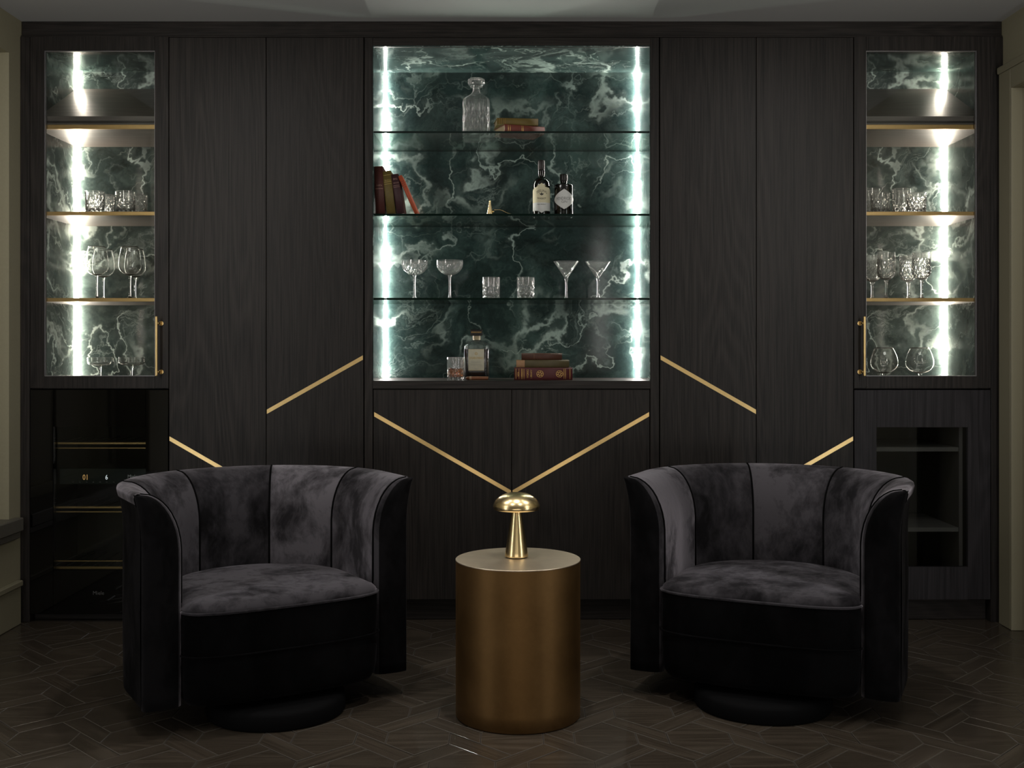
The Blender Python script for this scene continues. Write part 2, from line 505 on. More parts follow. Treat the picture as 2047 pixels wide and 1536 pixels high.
M['velvet_seat'] = velvet('black velvet, seat', .8)

def bronze():
    m = N('aged bronze')
    v = m.coord()
    a = m.noise(v, 7, 6, .65)
    b = m.noise(v, 60, 4, .6)
    f = m.math('MULTIPLY_ADD', b, .35, m.math('MULTIPLY', a, .75))
    col = m.mix(f, (.105, .056, .020), (.25, .145, .058))
    rg = m.math('MULTIPLY_ADD', a, .18, .42)
    m.bsdf(Base_Color=col, Metallic=1.0, Roughness=rg)
    return m.mat
M['bronze'] = bronze()
M['bronze_top'] = simple('worn bronze top', (.66, .55, .42), .42, 1.0, noise=.22, ns=9)

def cloth(name, col, wear=.25, rough=.6):
    m = N(name)
    v = m.coord(rnd=3.0)
    a = m.noise(v, 40, 6, .65); b = m.noise(v, 300, 2, .5)
    f = m.math('MULTIPLY_ADD', b, .3, m.math('MULTIPLY', a, .8))
    c = m.mix(f, tuple(x * (1 - wear) for x in col), tuple(x * (1 + wear) for x in col))
    bs = m.bsdf(Base_Color=c, Roughness=rough)
    m.bump(b, .3, .0004, bs)
    return m.mat

# ================================================================ LARGE STRUCTURE
XL, XR = fx(40), fx(2005.5)      # room side walls
CEIL = fz(41)
YB, YF = 0.56, -6.2

# floor: smoked oak parquet of hexagonal blocks framed by paired planks
floor = struct('floor', MB().box(XL - .3, XR + .3, YF, YB, -.06, -.012), M['subfloor'])
SX, SY = .0477, .0485
X0, Y0 = -.332 - 3 * SX, YW(3.627) + 3 * SY   # world = (X0 + i*SX, Y0 - ... )
def lat(i, j): return (-.332 + (i - 3) * SX, YW(3.627) + (j - 3) * SY)
SH = {
 'plank_a': ('parquet_plank', [(1, 1), (2, 0), (5, 3), (5, 5)], 45),
 'plank_b': ('parquet_plank', [(7, 7), (6, 8), (3, 5), (3, 3)], 45),
 'plank_c': ('parquet_plank', [(4, 6), (0, 10), (0, 8), (3, 5)], -45),
 'plank_d': ('parquet_plank', [(-2, 12), (2, 8), (2, 10), (-1, 13)], -45),
 'block_a': ('parquet_block', [(2, 0), (2, -2), (4, -4), (6, -2), (6, 0), (4, 2)], 0),
 'block_b': ('parquet_block', [(3, 3), (3, 5), (1, 7), (-1, 5), (-1, 3), (1, 1)], 0),
}
def inset_poly(P, d):
    n = len(P); out = []
    ar = sum(P[i][0] * P[(i + 1) % n][1] - P[(i + 1) % n][0] * P[i][1] for i in range(n))
    sg = 1 if ar > 0 else -1
    for i in range(n):
        a, b, c = Vector(P[i - 1]), Vector(P[i]), Vector(P[(i + 1) % n])
        e1 = (b - a).normalized(); e2 = (c - b).normalized()
        n1 = Vector((-e1.y, e1.x)) * sg; n2 = Vector((-e2.y, e2.x)) * sg
        k = (n1 + n2); k = k / max(.2, (1 + n1.dot(n2)))
        out.append((b.x + k.x * d, b.y + k.y * d))
    return out
def prism(mb, P, z0, z1, gap, ch, tf=lambda p: p):
    A = inset_poly(P, gap); B = inset_poly(P, gap + ch); n = len(P)
    mi0 = len(mb.m)
    v = [(x, y, z0) for x, y in A] + [(x, y, z1 - ch * .57) for x, y in A] + [(x, y, z1 - ch * .208) for x, y in inset_poly(P, gap + ch * .9)] + [(x, y, z1) for x, y in inset_poly(P, gap + ch * 1.8)]
    f = [tuple(range(3 * n, 4 * n))]
    for k in range(3):
        for i in range(n):
            j = (i + 1) % n
            f.append((k * n + i, k * n + j, (k + 1) * n + j, (k + 1) * n + i))
    mb.add([tf(p) for p in v], f)
    for q in range(mi0 + 1 + n, len(mb.m)): mb.m[q] = 1
rnd = random.Random(7)
piece_mesh = {}
for key, (nm, pts, ang) in SH.items():
    W_ = [lat(*p) for p in pts]
    cx = sum(p[0] for p in W_) / len(W_); cy = sum(p[1] for p in W_) / len(W_)
    a = R(ang); ca, sa = math.cos(-a), math.sin(-a)
    L_ = [((x - cx) * ca - (y - cy) * sa, (x - cx) * sa + (y - cy) * ca) for x, y in W_]
    mb = MB(); prism(mb, L_, -.012, 0.0, .0004, .0016)
    me = mb.mesh(nm); recalc(me); me.materials.append(M['plank' if nm == 'parquet_plank' else 'block']); me.materials.append(M['bevel'])
    piece_mesh[key] = (me, cx, cy, a, nm, [(x, y) for x, y in L_])
field = MB()
px_, py_ = 6 * SX, 10 * SY
count = {'parquet_plank': 0, 'parquet_block': 0}
for I in range(-9, 13):
    for J in range(-14, 8):
        for key, (me, cx, cy, a, nm, L_) in piece_mesh.items():
            x, y = cx + I * px_, cy + J * py_
            if x < XL - .1 or x > XR + .1 or y > .12 or y < YF + .3: continue
            D = y + DF
            inview = D > 3.08 and abs(x) < .4555 * D + .10 and y < .10
            rz = a
            dz = rnd.uniform(-.0010, 0.0); tx = R(rnd.gauss(0, .16)); ty = R(rnd.gauss(0, .16))
            if inview and count[nm] < 300:
                o = bpy.data.objects.new(nm, me); C.objects.link(o); o.parent = floor
                o.location = (x, y, dz); o.rotation_euler = (tx, ty, rz)
                count[nm] += 1
            else:
                ca, sa = math.cos(rz), math.sin(rz)
                prism(field, L_, -.012, dz, .0004, .0016, lambda p: (x + p[0] * ca - p[1] * sa, y + p[0] * sa + p[1] * ca, p[2]))
fo = part('parquet_field', field, [M['plank'], M['bevel']], floor); fo['kind'] = 'stuff'
print('floor pieces', count)

struct('ceiling', MB().box(XL - .3, XR + .3, YF, YB, CEIL, CEIL + .08), M['ceiling'])
struct('wall_back', MB().box(XL - .3, XR + .3, YB, YB + .1, -.06, CEIL + .08), M['paint'])
struct('wall_front', MB().box(XL - .3, XR + .3, YF - .1, YF, -.06, CEIL + .08), M['paint'])

# left wall with a deep window recess beginning just in front of the joinery
wy1 = -.107; wz0, wz1 = .455, 2.449; wy0 = -1.75
lw = MB()
lw.box(XL - .3, XL, wy1, YB, -.06, CEIL)
lw.box(XL - .3, XL, YF, wy0, -.06, CEIL)
lw.box(XL - .3, XL, wy0, wy1, -.06, wz0)
lw.box(XL - .3, XL, wy0, wy1, wz1, CEIL)
struct('wall_left', lw, M['paint'])
wf = MB()
wf.box(XL - .26, XL - .20, wy0, wy0 + .06, wz0, wz1, .004)
wf.box(XL - .26, XL - .20, wy1 - .06, wy1, wz0, wz1, .004)
wf.box(XL - .26, XL - .20, wy0 + .06, wy1 - .06, wz0, wz0 + .06, .004)
wf.box(XL - .26, XL - .20, wy0 + .06, wy1 - .06, wz1 - .06, wz1, .004)
wf.box(XL - .25, XL - .21, (wy0 + wy1) / 2 - .02, (wy0 + wy1) / 2 + .02, wz0 + .06, wz1 - .06, .004)
w1 = struct('window_1', wf, M['paint_trim'])
bl = MB().box(XL - .232, XL - .224, wy0 + .06, wy1 - .06, wz0 + .06, wz1 - .06)
part('shutter_panel', bl, M['paint_trim'], w1)
sl = MB().box(XL - .2, XL + .036, wy0 - .05, -.045, .405, .463, .004)
sl.box(XL - .0, XL + .024, wy0 - .04, -.050, .375, .405, .004)
struct('trim_1', sl, M['sill'])
bb = MB(); bb.box(XL, XL + .018, wy0 - .3, -.03, 0, .165, .003); bb.box(XL, XL + .028, wy0 - .3, -.03, .165, .19, .004)
struct('baseboard_left', bb, M['paint_trim'])

# right wall with a cased doorway
dy1 = YW(4.749); dzt = 2.291; dy0 = dy1 - .82
rw = MB()
rw.box(XR, XR + .3, dy1, YB, -.06, CEIL)
rw.box(XR, XR + .3, YF, dy0, -.06, CEIL)
rw.box(XR, XR + .3, dy0, dy1, dzt, CEIL)
struct('wall_right', rw, M['paint'])
cs = MB()
cs.box(XR - .030, XR + .0, dy1, dy1 + .112, 0, 2.375, .003)
cs.box(XR - .022, XR + .0, dy0 - .112, dy0, 0, 2.375, .003)
cs.box(XR - .030, XR + .0, dy0 - .001, dy1 + .001, dzt, 2.375, .003)
cs.box(XR - .036, XR + .0, dy0 - .12, dy1 + .118, 2.375, 2.405, .004)
cs.box(XR - .030, XR + .02, dy1 - .012, dy1, 0, dzt, .002)
struct('trim_2', cs, M['paint_trim'])
dr = MB()
dr.box(XR + .09, XR + .13, dy0, dy1 - .004, .005, dzt - .004, .003)
for (za, zb) in ((.12, .95), (1.05, 2.17)):
    dr.box(XR + .083, XR + .092, dy0 + .11, dy1 - .12, za, zb, .006)
d1 = struct('door_1', dr, M['paint_trim'])
st = MB(); st.box(XR + .05, XR + .09, dy1 - .045, dy1 - .0, 0, dzt, .003)
part('door_stop', st, M['paint_trim'], d1)
hd = MB(); hd.tube([(XR + .09, dy0 + .07, 1.0), (XR + .045, dy0 + .07, 1.0)], .009); hd.tube([(XR + .045, dy0 + .07, 1.0), (XR + .045, dy0 + .19, 1.0)], .009)
part('door_handle', hd, M['brass'], d1)

# ---------------------------------------------------------------- joinery
G = 0.0022
Y1 = .475        # inner face of the marble
TT = .022        # door thickness
PL = fz(1199)    # underside of the doors
# cornice and side fillers and plinth
cor = MB(); cor.box(XL + .002, XR - .002, .012, .05, fz(70.5), CEIL, .002)
cor.box(XL + .002, XR - .002, .004, .03, fz(74), fz(70.5), .001)
struct('trim_3', cor, M['wood_x'])
struct('trim_4', MB().box(XL + .001, fx(59), .0, .50, 0, fz(73), .002), M['wood'])
struct('trim_5', MB().box(fx(1981), XR - .001, .0, .50, 0, fz(73), .002), M['wood'])
struct('trim_6', MB().box(fx(59), fx(1981), .055, .075, 0.0, PL - .001, .002), M['wood_x'])

def handle(mb, px, zb, zt, side):
    x = fx(px)
    mb.box(x - .005, x + .005, -.048, -.036, zb, zt, .0025)
    for z in (zb + .018, zt - .030):
        mb.tube([(x + side * .0, -.040, z), (x + side * .008, -.0, z)], .0055, 12)
        mb.tube([(x + side * .008, -.004, z), (x + side * .008, 0.0, z)], .010, 14)

def display_cabinet(s, label):
    """s = -1: beside the window; s = +1: beside the doorway; X mirrored about px 1020.5"""
    def mx(px): return px if s < 0 else (2041 - px if px < 320 else 2044.2 - px)
    def X(px): return fx(mx(px))
    def bx(mb, a, b, *r, **k): return mb.box(X(a), X(b), *r, **k)
    t = thing('display_cabinet', label, 'cabinet', (X(198), .25, fz(778)), group=None)
    out, inn = 68, 333
    # carcass of dark oak (outer side, inner side, bottom)
    m = MB(); bx(m, 59.5, 63.5, .024, .50, fz(778), fz(72)); part('side_panel', m, M['wood'], t)
    m = MB(); bx(m, inn, 337.5, .024, .50, fz(778), fz(72)); part('side_panel', m, M['wood'], t)
    m = MB(); bx(m, 63.5, inn, .024, .50, fz(778), fz(772)); part('bottom_panel', m, M['wood_x'], t)
    # marble lining
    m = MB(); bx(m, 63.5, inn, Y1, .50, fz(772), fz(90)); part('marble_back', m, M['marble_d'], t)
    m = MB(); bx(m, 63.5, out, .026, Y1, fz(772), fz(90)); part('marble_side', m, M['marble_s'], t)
    m = MB(); bx(m, 63.5, inn, .026, .50, fz(90), fz(76)); part('marble_top', m, M['marble_c'], t)
    # light strip in the back corner
    x0 = X(out); d = -s
    m = MB()
    k = .012
    m.quad((x0, Y1 - k, fz(770)), (x0 + d * k, Y1, fz(770)), (x0 + d * k, Y1, fz(91)), (x0, Y1 - k, fz(91)))
    part('light_strip', m, M['led_side'], t, fix=False)
    # shelves
    for (ya, yb) in ((423.5, 431.0), (596, 603.2)):
        z1_, z0_ = PZ(ya, DF + .034), PZ(yb, DF + .034)
        m = MB(); bx(m, out + .3, inn - .3, .038, Y1 - .001, z0_ + .001, z1_, .001)
        sh = part('shelf', m, M['wood_shelf'], t)
        m = MB(); bx(m, out + .3, inn - .3, .030, .038, z0_, z1_, .001)
        part('brass_edge', m, M['brass_edge'], sh)
    # upper shelf with a slanted display board on it
    zb_, zm_, zt_ = PZ(258.5, DF + .034), PZ(249.5, DF + .034), PZ(232.5, DF + .03)
    m = MB(); bx(m, out + .3, inn - .3, .038, Y1 - .001, zb_ + .001, zm_, .001)
    sh = part('shelf', m, M['wood_shelf'], t)
    m = MB(); bx(m, out + .3, inn - .3, .030, .038, zb_, zm_, .001)
    part('brass_edge', m, M['brass_edge'], sh)
    xa, xb = sorted((X(out + .5), X(inn - .5)))
    zk = PZ(178, DF + Y1 - .005)
    m = MB()
    v = [(x, y, z) for x in (xa, xb) for (y, z) in ((.032, zm_ + .001), (.030, zt_), (.050, zt_ + .004), (Y1 - .006, zk), (Y1 - .006, zk - .025), (.065, zm_ + .03), (.065, zm_ + .001))]
    f = [tuple(range(7)), tuple(range(7, 14))[::-1]] + [(i, (i + 1) % 7, 7 + (i + 1) % 7, 7 + i) for i in range(7)]
    m.add(v, f); sb = part('slanted_board', m, M['wood_shelf'], t)
    m = MB(); m.box(xa, xb, .0285, .031, zm_ + .006, zm_ + .016, .0008); part('lip_moulding', m, M['wood_x'], sb)
    # glazed door
    m = MB()
    bx(m, 60, 88, 0, TT, fz(776.5), fz(73), .0012); bx(m, 309.3, 336.8, 0, TT, fz(776.5), fz(73), .0012)
    bx(m, 88, 309.3, .0001, TT, fz(776.5), fz(752.5)); bx(m, 88, 309.3, .0001, TT, fz(101), fz(73))
    dn = part('door', m, M['wood'], t)
    m = MB(); e = 1.3
    bx(m, 88, 88 + e, .006, .021, fz(752.5), fz(101)); bx(m, 309.3 - e, 309.3, .006, .021, fz(752.5), fz(101))
    bx(m, 88 + e, 309.3 - e, .006, .021, fz(752.5), fz(752.5 - e)); bx(m, 88 + e, 309.3 - e, .006, .021, fz(101 + e), fz(101))
    part('glazing_bead', m, M['steel'], dn)
    m = MB(); bx(m, 88 + e, 309.3 - e, .010, .014, fz(752.5 - e), fz(101 + e)); part('pane', m, M['pane'], dn)
    m = MB(); handle(m, mx(319), fz(752), fz(633), 1 if s < 0 else -1); part('handle', m, M['brass'], dn)
    return t
display_cabinet(-1, 'tall glazed display cabinet above the black wine cooler, wine glasses and coupes inside')
display_cabinet(1, 'tall glazed display cabinet above the wooden low cupboard, goblets and balloon glasses inside')

# wardrobe-like tall cupboards, two doors each, brass inlay strips let into the doors
def strip(mb, xa, ya, xb, yb, wpx=7.6):
    """a brass strip as a parallelogram between two vertical door edges (pixels on the front plane)"""
    y0_, y1_ = -.0012, .004
    h = wpx / 2 * math.hypot(xb - xa, yb - ya) / abs(xb - xa)
    P = [(fx(xa), fz(ya - h)), (fx(xa), fz(ya + h)), (fx(xb), fz(yb + h)), (fx(xb), fz(yb - h))]
    v = [(x, y0_, z) for x, z in P] + [(x, y1_, z) for x, z in P]
    mb.add(v, [(0, 1, 2, 3), (7, 6, 5, 4), (0, 4, 5, 1), (1, 5, 6, 2), (2, 6, 7, 3), (3, 7, 4, 0)])
def cupboard(label, doors, strips):
    xa, xb = doors[0][0], doors[-1][1]
    t = thing('tall_cupboard', label, 'cupboard', (fx((xa + xb) / 2), .25, PL))
    m = MB(); m.box(fx(xa) + .001, fx(xb) - .001, .024, .50, PL, fz(74)); part('carcass', m, M['wood'], t)
    for (a, b), st_ in zip(doors, strips):
        m = MB(); m.box(fx(a) + G / 2, fx(b) - G / 2, 0, TT, PL, fz(75), .0012)
        d = part('door', m, M['wood'], t)
        m = MB(); strip(m, *st_); part('brass_inlay', m, M['brass'], d)
cupboard('pair of tall dark oak doors between the wine cooler and the marble niche', [(337.7, 532), (532, 727)],
         [(339, 877, 531, 987.5), (533.5, 823.5, 725.5, 715)])
cupboard('pair of tall dark oak doors between the marble niche and the glazed low cupboard', [(1319, 1512), (1512, 1706.3)],
         [(1320.5, 715, 1511, 823.5), (1513, 987.5, 1705.3, 877)])

# centre unit: open marble niche above a two door base cupboard
nt = thing('marble_niche', 'open green marble bar niche with glass shelves and corner lights', 'bar niche', (fx(1022), .25, fz(779)))
zt, zb = fz(91.5), fz(761.5)
for a, b in ((728.5, 745), (1300, 1317.5)):
    m = MB(); m.box(fx(a), fx(b), 0, .50, PL, fz(75), .0012); part('side_panel', m, M['wood'], nt)
m = MB(); m.box(fx(745), fx(1300), 0, .03, zt, fz(75), .0012); part('top_rail', m, M['wood_x'], nt)
m = MB(); m.box(fx(745), fx(1300), 0, .50, fz(777.5), zb, .0012); part('worktop', m, M['wood_x'], nt)
m = MB(); m.box(fx(745), fx(1300), Y1, .50, zb, zt); part('marble_back', m, M['marble'], nt)
for a, b in ((745, 746.2), (1298.8, 1300)):
    m = MB(); m.box(fx(a), fx(b), .004, Y1, zb, zt); part('marble_side', m, M['marble_c'], nt)
m = MB(); m.box(fx(745), fx(1300), .03, .50, zt, fz(78)); m.box(fx(746.2), fx(1298.8), .0, .004, zt - .004, zt); part('marble_top', m, M['marble_b'], nt)
for x0, d in ((fx(746.2), 1), (fx(1298.8), -1)):
    m = MB(); k = .0045; q = .017
    m.quad((x0, Y1 - q, zb), (x0 + d * k, Y1, zb), (x0 + d * k, Y1, zt), (x0, Y1 - q, zt))
    part('light_strip', m, M['led_niche'], nt, fix=False)
for y_ in (264.5, 429.7, 597.8):
    zc = PZ(y_, DF + .015); h = .0045
    m = MB(); xa, xb = fx(746.4), fx(1298.6)
    m.box(xa, xb, .012, Y1 - .002, zc - h, zc + h)
    m.m = [0, 0, 1, 1, 0, 0]
    m.m = [1, 1, 1, 1, 0, 0]
    part('glass_shelf', m, [M['shelf_glass'], M['shelf_edge']], nt, fix=False)
bc = thing('base_cupboard', 'low two door dark oak cupboard under the marble niche with V shaped brass strips', 'cupboard', (fx(1022), .25, PL))
m = MB(); m.box(fx(745.5), fx(1299.5), .024, .50, PL, fz(778.2)); part('carcass', m, M['wood'], bc)
for (a, b, st_) in ((746, 1023, (748, 828.5, 1021.5, 985)), (1023, 1299, (1024.5, 985, 1297.5, 828.5))):
    m = MB(); m.box(fx(a) + G / 2, fx(b) - G / 2, 0, TT, PL, fz(779.5), .0012)
    d = part('door', m, M['wood'], bc)
    m = MB(); strip(m, *st_); part('brass_inlay', m, M['brass'], d)

# ---------------------------------------------------------------- text helper
_tc = {}
def text_geo(s_, size=1.0, align='CENTER'):
    key = (s_, align)
    if key not in _tc:
        cu = bpy.data.curves.new('t', 'FONT'); cu.body = s_; cu.align_x = align; cu.align_y = 'CENTER'
        cu.size = 1.0; cu.resolution_u = 2
        ob = bpy.data.objects.new('t', cu); C.objects.link(ob)
        dg = bpy.context.evaluated_depsgraph_get()
        me = bpy.data.meshes.new_from_object(ob.evaluated_get(dg))
        _tc[key] = ([tuple(v.co) for v in me.vertices], [tuple(p.vertices) for p in me.polygons])
        bpy.data.objects.remove(ob); bpy.data.curves.remove(cu); bpy.data.meshes.remove(me)
    v, f = _tc[key]
    return [(x * size, y * size) for x, y, z in v], f
def fit(s_, width):
    v, f = text_geo(s_); xs = [p[0] for p in v]
    k = width / (max(xs) - min(xs)); cx = (max(xs) + min(xs)) / 2
    return [((x - cx) * k, y * k) for x, y in v], f

# wine cooler, built in below the left display cabinet
wc = thing('wine_cooler', 'built-in black glass wine cooler behind the armchair, lit digits on its panel', 'wine cooler', (fx(198), .25, 0.05))
x0, x1, z0, z1 = fx(60.5), fx(336.8), fz(1228), fz(779.5)
gx0, gx1, gz0, gz1 = fx(107), fx(291), fz(1140), fz(853)
m = MB(); m.box(x0, gx0, -.002, .03, z0, z1, .002); m.box(gx1, x1, -.002, .03, z0, z1, .002)
m.box(gx0, gx1, -.0019, .03, z0, gz0); m.box(gx0, gx1, -.0019, .03, gz1, z1)
dd = part('door', m, M['black_glass'], wc)
m = MB(); m.box(gx0, gx1, .004, .010, gz0, gz1); part('pane', m, M['cooler_pane'], dd)
v, f = fit('Miele', PX(208, DF) - PX(186, DF)); m = MB(); m.ext(v, f, lambda p: (fx(197.5) + p[0], -.0028, fz(1186) + p[1])); part('lettering', m, M['letter'], dd)
m = MB()
m.box(x0, x0 + .02, .032, .50, z0, z1); m.box(x1 - .02, x1, .032, .50, z0, z1); m.box(x0, x1, .48, .50, z0, z1)
m.box(x0, x1, .032, .50, z0, z0 + .02); m.box(x0, x1, .032, .50, z1 - .02, z1)
part('cabinet_body', m, M['void'], wc)
for i, (ya, yb, yc, yd) in enumerate(((884.5, 888.5, 895.3, 897), (1012.5, 1016.5, 1022.5, 1024.5), (1133, 1138, 1121, 1122.8))):
    D_ = DF + .05
    m = MB()
    m.box(x0 + .022, gx1 - .004, .045, .060, PZ(yb, D_), PZ(ya, D_), .001)
    m.box(x0 + .022, gx1 - .004, .048, .056, PZ(yd, D_), PZ(yc, D_))
    rk = part('rack', m, M['brass_edge'], wc)
    m = MB()
    for k in range(9):
        xx = x0 + .06 + k * .058
        m.tube([(xx, .06, PZ(yb, D_) + .002), (xx, .44, PZ(yb, D_) + .002)], .003, 6)
    part('rack_wires', m, M['void'], rk)
m = MB(); m.box(gx0 + .0, gx1 - .004, .06, .09, fz(972), fz(940), .002)
cp = part('control_panel', m, simple('dark green control panel', (.004, .009, .008), .2), wc)
for s_, cxp, wd, mt in (('01', 170, 9.5, 'digit_o'), ('6', 213, 4.6, 'digit_w')):
    D_ = DF + .058
    v, f = fit(s_, wd * D_ / F); m = MB(); m.ext(v, f, lambda p: (PX(cxp, D_) + p[0], .058, PZ(955, D_) + p[1] * 1.25)); part('digit', m, M[mt], cp)
D_ = DF + .058
v, f = fit('Miele', 19 * D_ / F); m = MB(); m.ext(v, f, lambda p: (PX(265, D_) + p[0], .058, PZ(953, D_) + p[1])); part('lettering', m, simple('pale lettering', (.3, .3, .3), .5, emis=(1, 1, 1), es=.05), cp)
kmat = simple('dim key marks', (.08, .08, .08), .5)
for k in range(8):
    xx = PX(146 + k * 13.5, D_); m = MB(); m.box(xx - .003, xx + .003, .0575, .060, PZ(965, D_), PZ(963.6, D_))
    part('touch_key', m, kmat, cp)

# low glazed cupboard below the right display cabinet
lc = thing('low_cupboard', 'low dark oak cupboard with a small glazed opening behind the armchair', 'cupboard', (fx(1843), .25, PL))
x0, x1, z0, z1 = fx(1708), fx(1980), PL, fz(780)
gx0, gx1, gz0, gz1 = fx(1752.5), fx(1935), fz(1134), fz(854.5)
m = MB(); m.box(x0, gx0, 0, TT, z0, z1, .0012); m.box(gx1, x1, 0, TT, z0, z1, .0012)
m.box(gx0, gx1, .0001, TT, z0, gz0); m.box(gx0, gx1, .0001, TT, gz1, z1)
dd = part('door', m, M['wood_violet'], lc)
m = MB(); m.box(gx0, gx1, .010, .014, gz0, gz1); part('pane', m, M['cooler_pane'], dd)
m = MB()
m.box(x0, x0 + .018, .024, .50, z0, z1); m.box(x1 - .018, x1, .024, .50, z0, z1); m.box(x0 + .018, x1 - .018, .48, .50, z0, z1)
m.box(x0 + .018, x1 - .018, .024, .48, z0, z0 + .018); m.box(x0 + .018, x1 - .018, .024, .48, z1 - .018, z1)
part('carcass', m, M['void'], lc)
m = MB(); m.box(fx(1922.5), fx(1930), .03, .46, z0 + .02, z1 - .02, .001); part('partition', m, simple('grey board', (.06, .052, .05), .5), lc)
for ya, yb in ((896, 904.5), (1057.5, 1066)):
    m = MB(); m.box(x0 + .02, fx(1922), .032, .46, fz(yb), fz(ya), .001); part('shelf', m, simple('grey oak shelf', (.10, .092, .088), .6), lc)

# ================================================================ FURNITURE
# ---- swivel tub armchair: local x = across, y = towards the back, z up
AI, BI, ST = .325, .32, .20      # inner half width, ellipse depth, straight arm length
tab = []; acc = 0.0; last = None
for i in range(401):
    ph = PI / 2 * i / 400
    x, y = AI * math.sin(ph), ST + BI * math.cos(ph)
    if last: acc += math.hypot(x - last[0], y - last[1])
    last = (x, y); nx, ny = math.sin(ph) / AI, math.cos(ph) / BI; l_ = math.hypot(nx, ny)
    tab.append((acc, x, y, nx / l_, ny / l_))
LE = acc; LT = LE + ST
def upath(s_):
    sg = 1 if s_ >= 0 else -1; a = abs(s_)
    if a >= LE: return (sg * AI, ST - (a - LE), sg * 1.0, 0.0)
    k = a / LE * 400
    import bisect
    j = min(399, max(0, bisect.bisect_left([t_[0] for t_ in tab], a) - 1)) if False else None
    lo, hi = 0, 400
    while hi - lo > 1:
        mid = (lo + hi) // 2
        if tab[mid][0] <= a: lo = mid
        else: hi = mid
    t0, t1 = tab[lo], tab[hi]; q = (a - t0[0]) / max(1e-9, t1[0] - t0[0])
    x, y, nx, ny = (t0[i] * (1 - q) + t1[i] * q for i in (1, 2, 3, 4))
    return (sg * x, y, sg * nx, ny)
TH = .118; ZR = .745; ZF = .555
def off_in(z):
    if z <= ZF: return 0.0
    q = min(1.0, (z - ZF) / (ZR - ZF)); return (TH + .006) * (1 - math.sqrt(max(0, 1 - q ** 2.1)))
zin = [.30, .36, .42, .48, .53, .57, .60, .63, .655, .68, .70, .715, .727, .736, .741, ZR]
lip = [(TH + .014, ZR + .001), (TH + .022, ZR - .004), (TH + .024, ZR - .012), (TH + .0225, ZR - .020), (TH + .0195, ZR - .032)]
zout = [.70, .68, .66, .64, .62, .59, .55, .45, .35, .25, .17, .12, .10, .09]
SEAM = [-LT, -.383, -.131, .131, .383, LT]
def chair(label, loc, rz, tones):
    t = thing('tub_armchair', label, 'armchair', loc, rz)
    # five inner panels that roll outwards to the rim
    for k in range(5):
        a, b = SEAM[k], SEAM[k + 1]; n = 20; rows = []
        for j in range(n + 1):
            q = j / n; s_ = a + (b - a) * q
            x, y, nx, ny = upath(s_); row = []
            e = min(q, 1 - q) * (b - a)
            if k in (0,) and q < .5: e = (1 - q) * (b - a) if q > .5 else .2
            if k in (4,) and q > .5: e = .2
            puff = .010 * (1 - math.exp(-e / .018)) - .004
            for i, z in enumerate(zin):
                o_ = off_in(z) - puff * (1 - .5 * (i / len(zin)))
                row.append((x + nx * o_, y + ny * o_, z))
            for (o_, z) in lip:
                oo = o_ - (.003 if e < .004 else 0)
                row.append((x + nx * oo, y + ny * oo, z))
            rows.append(row)
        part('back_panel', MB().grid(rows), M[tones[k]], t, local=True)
    # piping in the seams and along the arm fronts
    for s_ in SEAM[1:5]:
        x, y, nx, ny = upath(s_); pts = []
        for z in zin[1:]: pts.append((x + nx * (off_in(z) + .001), y + ny * (off_in(z) + .001), z))
        pts += [(x + nx * o_, y + ny * o_, z) for o_, z in lip[:3]]
        part('piping', MB().tube(pts, .0035, 6), M['velvet_shaded'], t, local=True)
    # outer shell
    rows = []
    for j in range(81):
        s_ = -LT + 2 * LT * j / 80; x, y, nx, ny = upath(s_); row = []
        for (o_, z) in [lip[-1]] + [(TH + .002 + .003 * math.sin((z_ - .09) * 5.5) + .022 * max(0, (z_ - .58) / (ZR - .58)) ** 2, z_) for z_ in zout] + [(TH - .012, .082), (.02, .082)]:
            row.append((x + nx * o_, y + ny * o_, z))
        rows.append(row)
    part('outer_shell', MB().grid(rows), M['velvet_shaded'], t, local=True)
    # padded arm fronts
    for sg in (-1, 1):
        zs = [.084, .12, .2, .3, .4, .48] + [z for z in zin if z > .5]
        rowsi = []; rings = 7
        m = MB(); cols = []
        for z in zs:
            oi = off_in(z); 
            oo = TH + .001 + .024 * max(0, (z - .58) / (ZR - .58)) ** 2
            th_ = max(.0, oo - oi)
            Fw = min(.030, th_ * .9 + .004); mi_ = min(.040, th_ * .45); mo = min(.014, th_ * .2)
            col = []
            for j in range(rings):
                q = PI / 2 * j / (rings - 1)
                col.append((oi + mi_ * (1 - math.cos(q)), -Fw * math.sin(q), z))
            for j in range(1, 4):
                q = j / 4; aa = oi + mi_; bb_ = oo - mo
                col.append((aa + (bb_ - aa) * q, -Fw - .003 * math.sin(PI * q), z))
            for j in range(rings):
                q = PI / 2 * (1 - j / (rings - 1))
                col.append((oo - mo * (1 - math.cos(q)), -Fw * math.sin(q), z))
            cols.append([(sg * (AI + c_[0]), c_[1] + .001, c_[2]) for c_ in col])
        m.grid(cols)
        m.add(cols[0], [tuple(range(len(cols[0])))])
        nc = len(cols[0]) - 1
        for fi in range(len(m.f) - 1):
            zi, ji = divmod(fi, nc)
            if ji < 3: m.m[fi] = 1  # lighter slot paints the lit band on the inner rounding
        part('arm_front', m, [M['velvet_arm_shaded'], M['velvet_edge_lit']], t, local=True)
        pts = [(sg * (AI + off_in(z) - .001), .0, z) for z in zs[4:]]
        part('piping', MB().tube(pts, .0035, 6), M['velvet_shaded'], t, local=True)
    # seat outline
    out = []
    n = 60
    for j in range(n + 1):
        s_ = -LT + 2 * LT * j / n; x, y, nx, ny = upath(s_); out.append((x + nx * -.002, y + ny * -.002))
    m_ = 40
    for j in range(1, m_):
        a = PI * j / m_
        cx_, sy_ = math.cos(a), math.sin(a)
        xx = AI * math.copysign(abs(cx_) ** .62, cx_); yy = -.105 * abs(sy_) ** .72
        out.append((xx, yy))
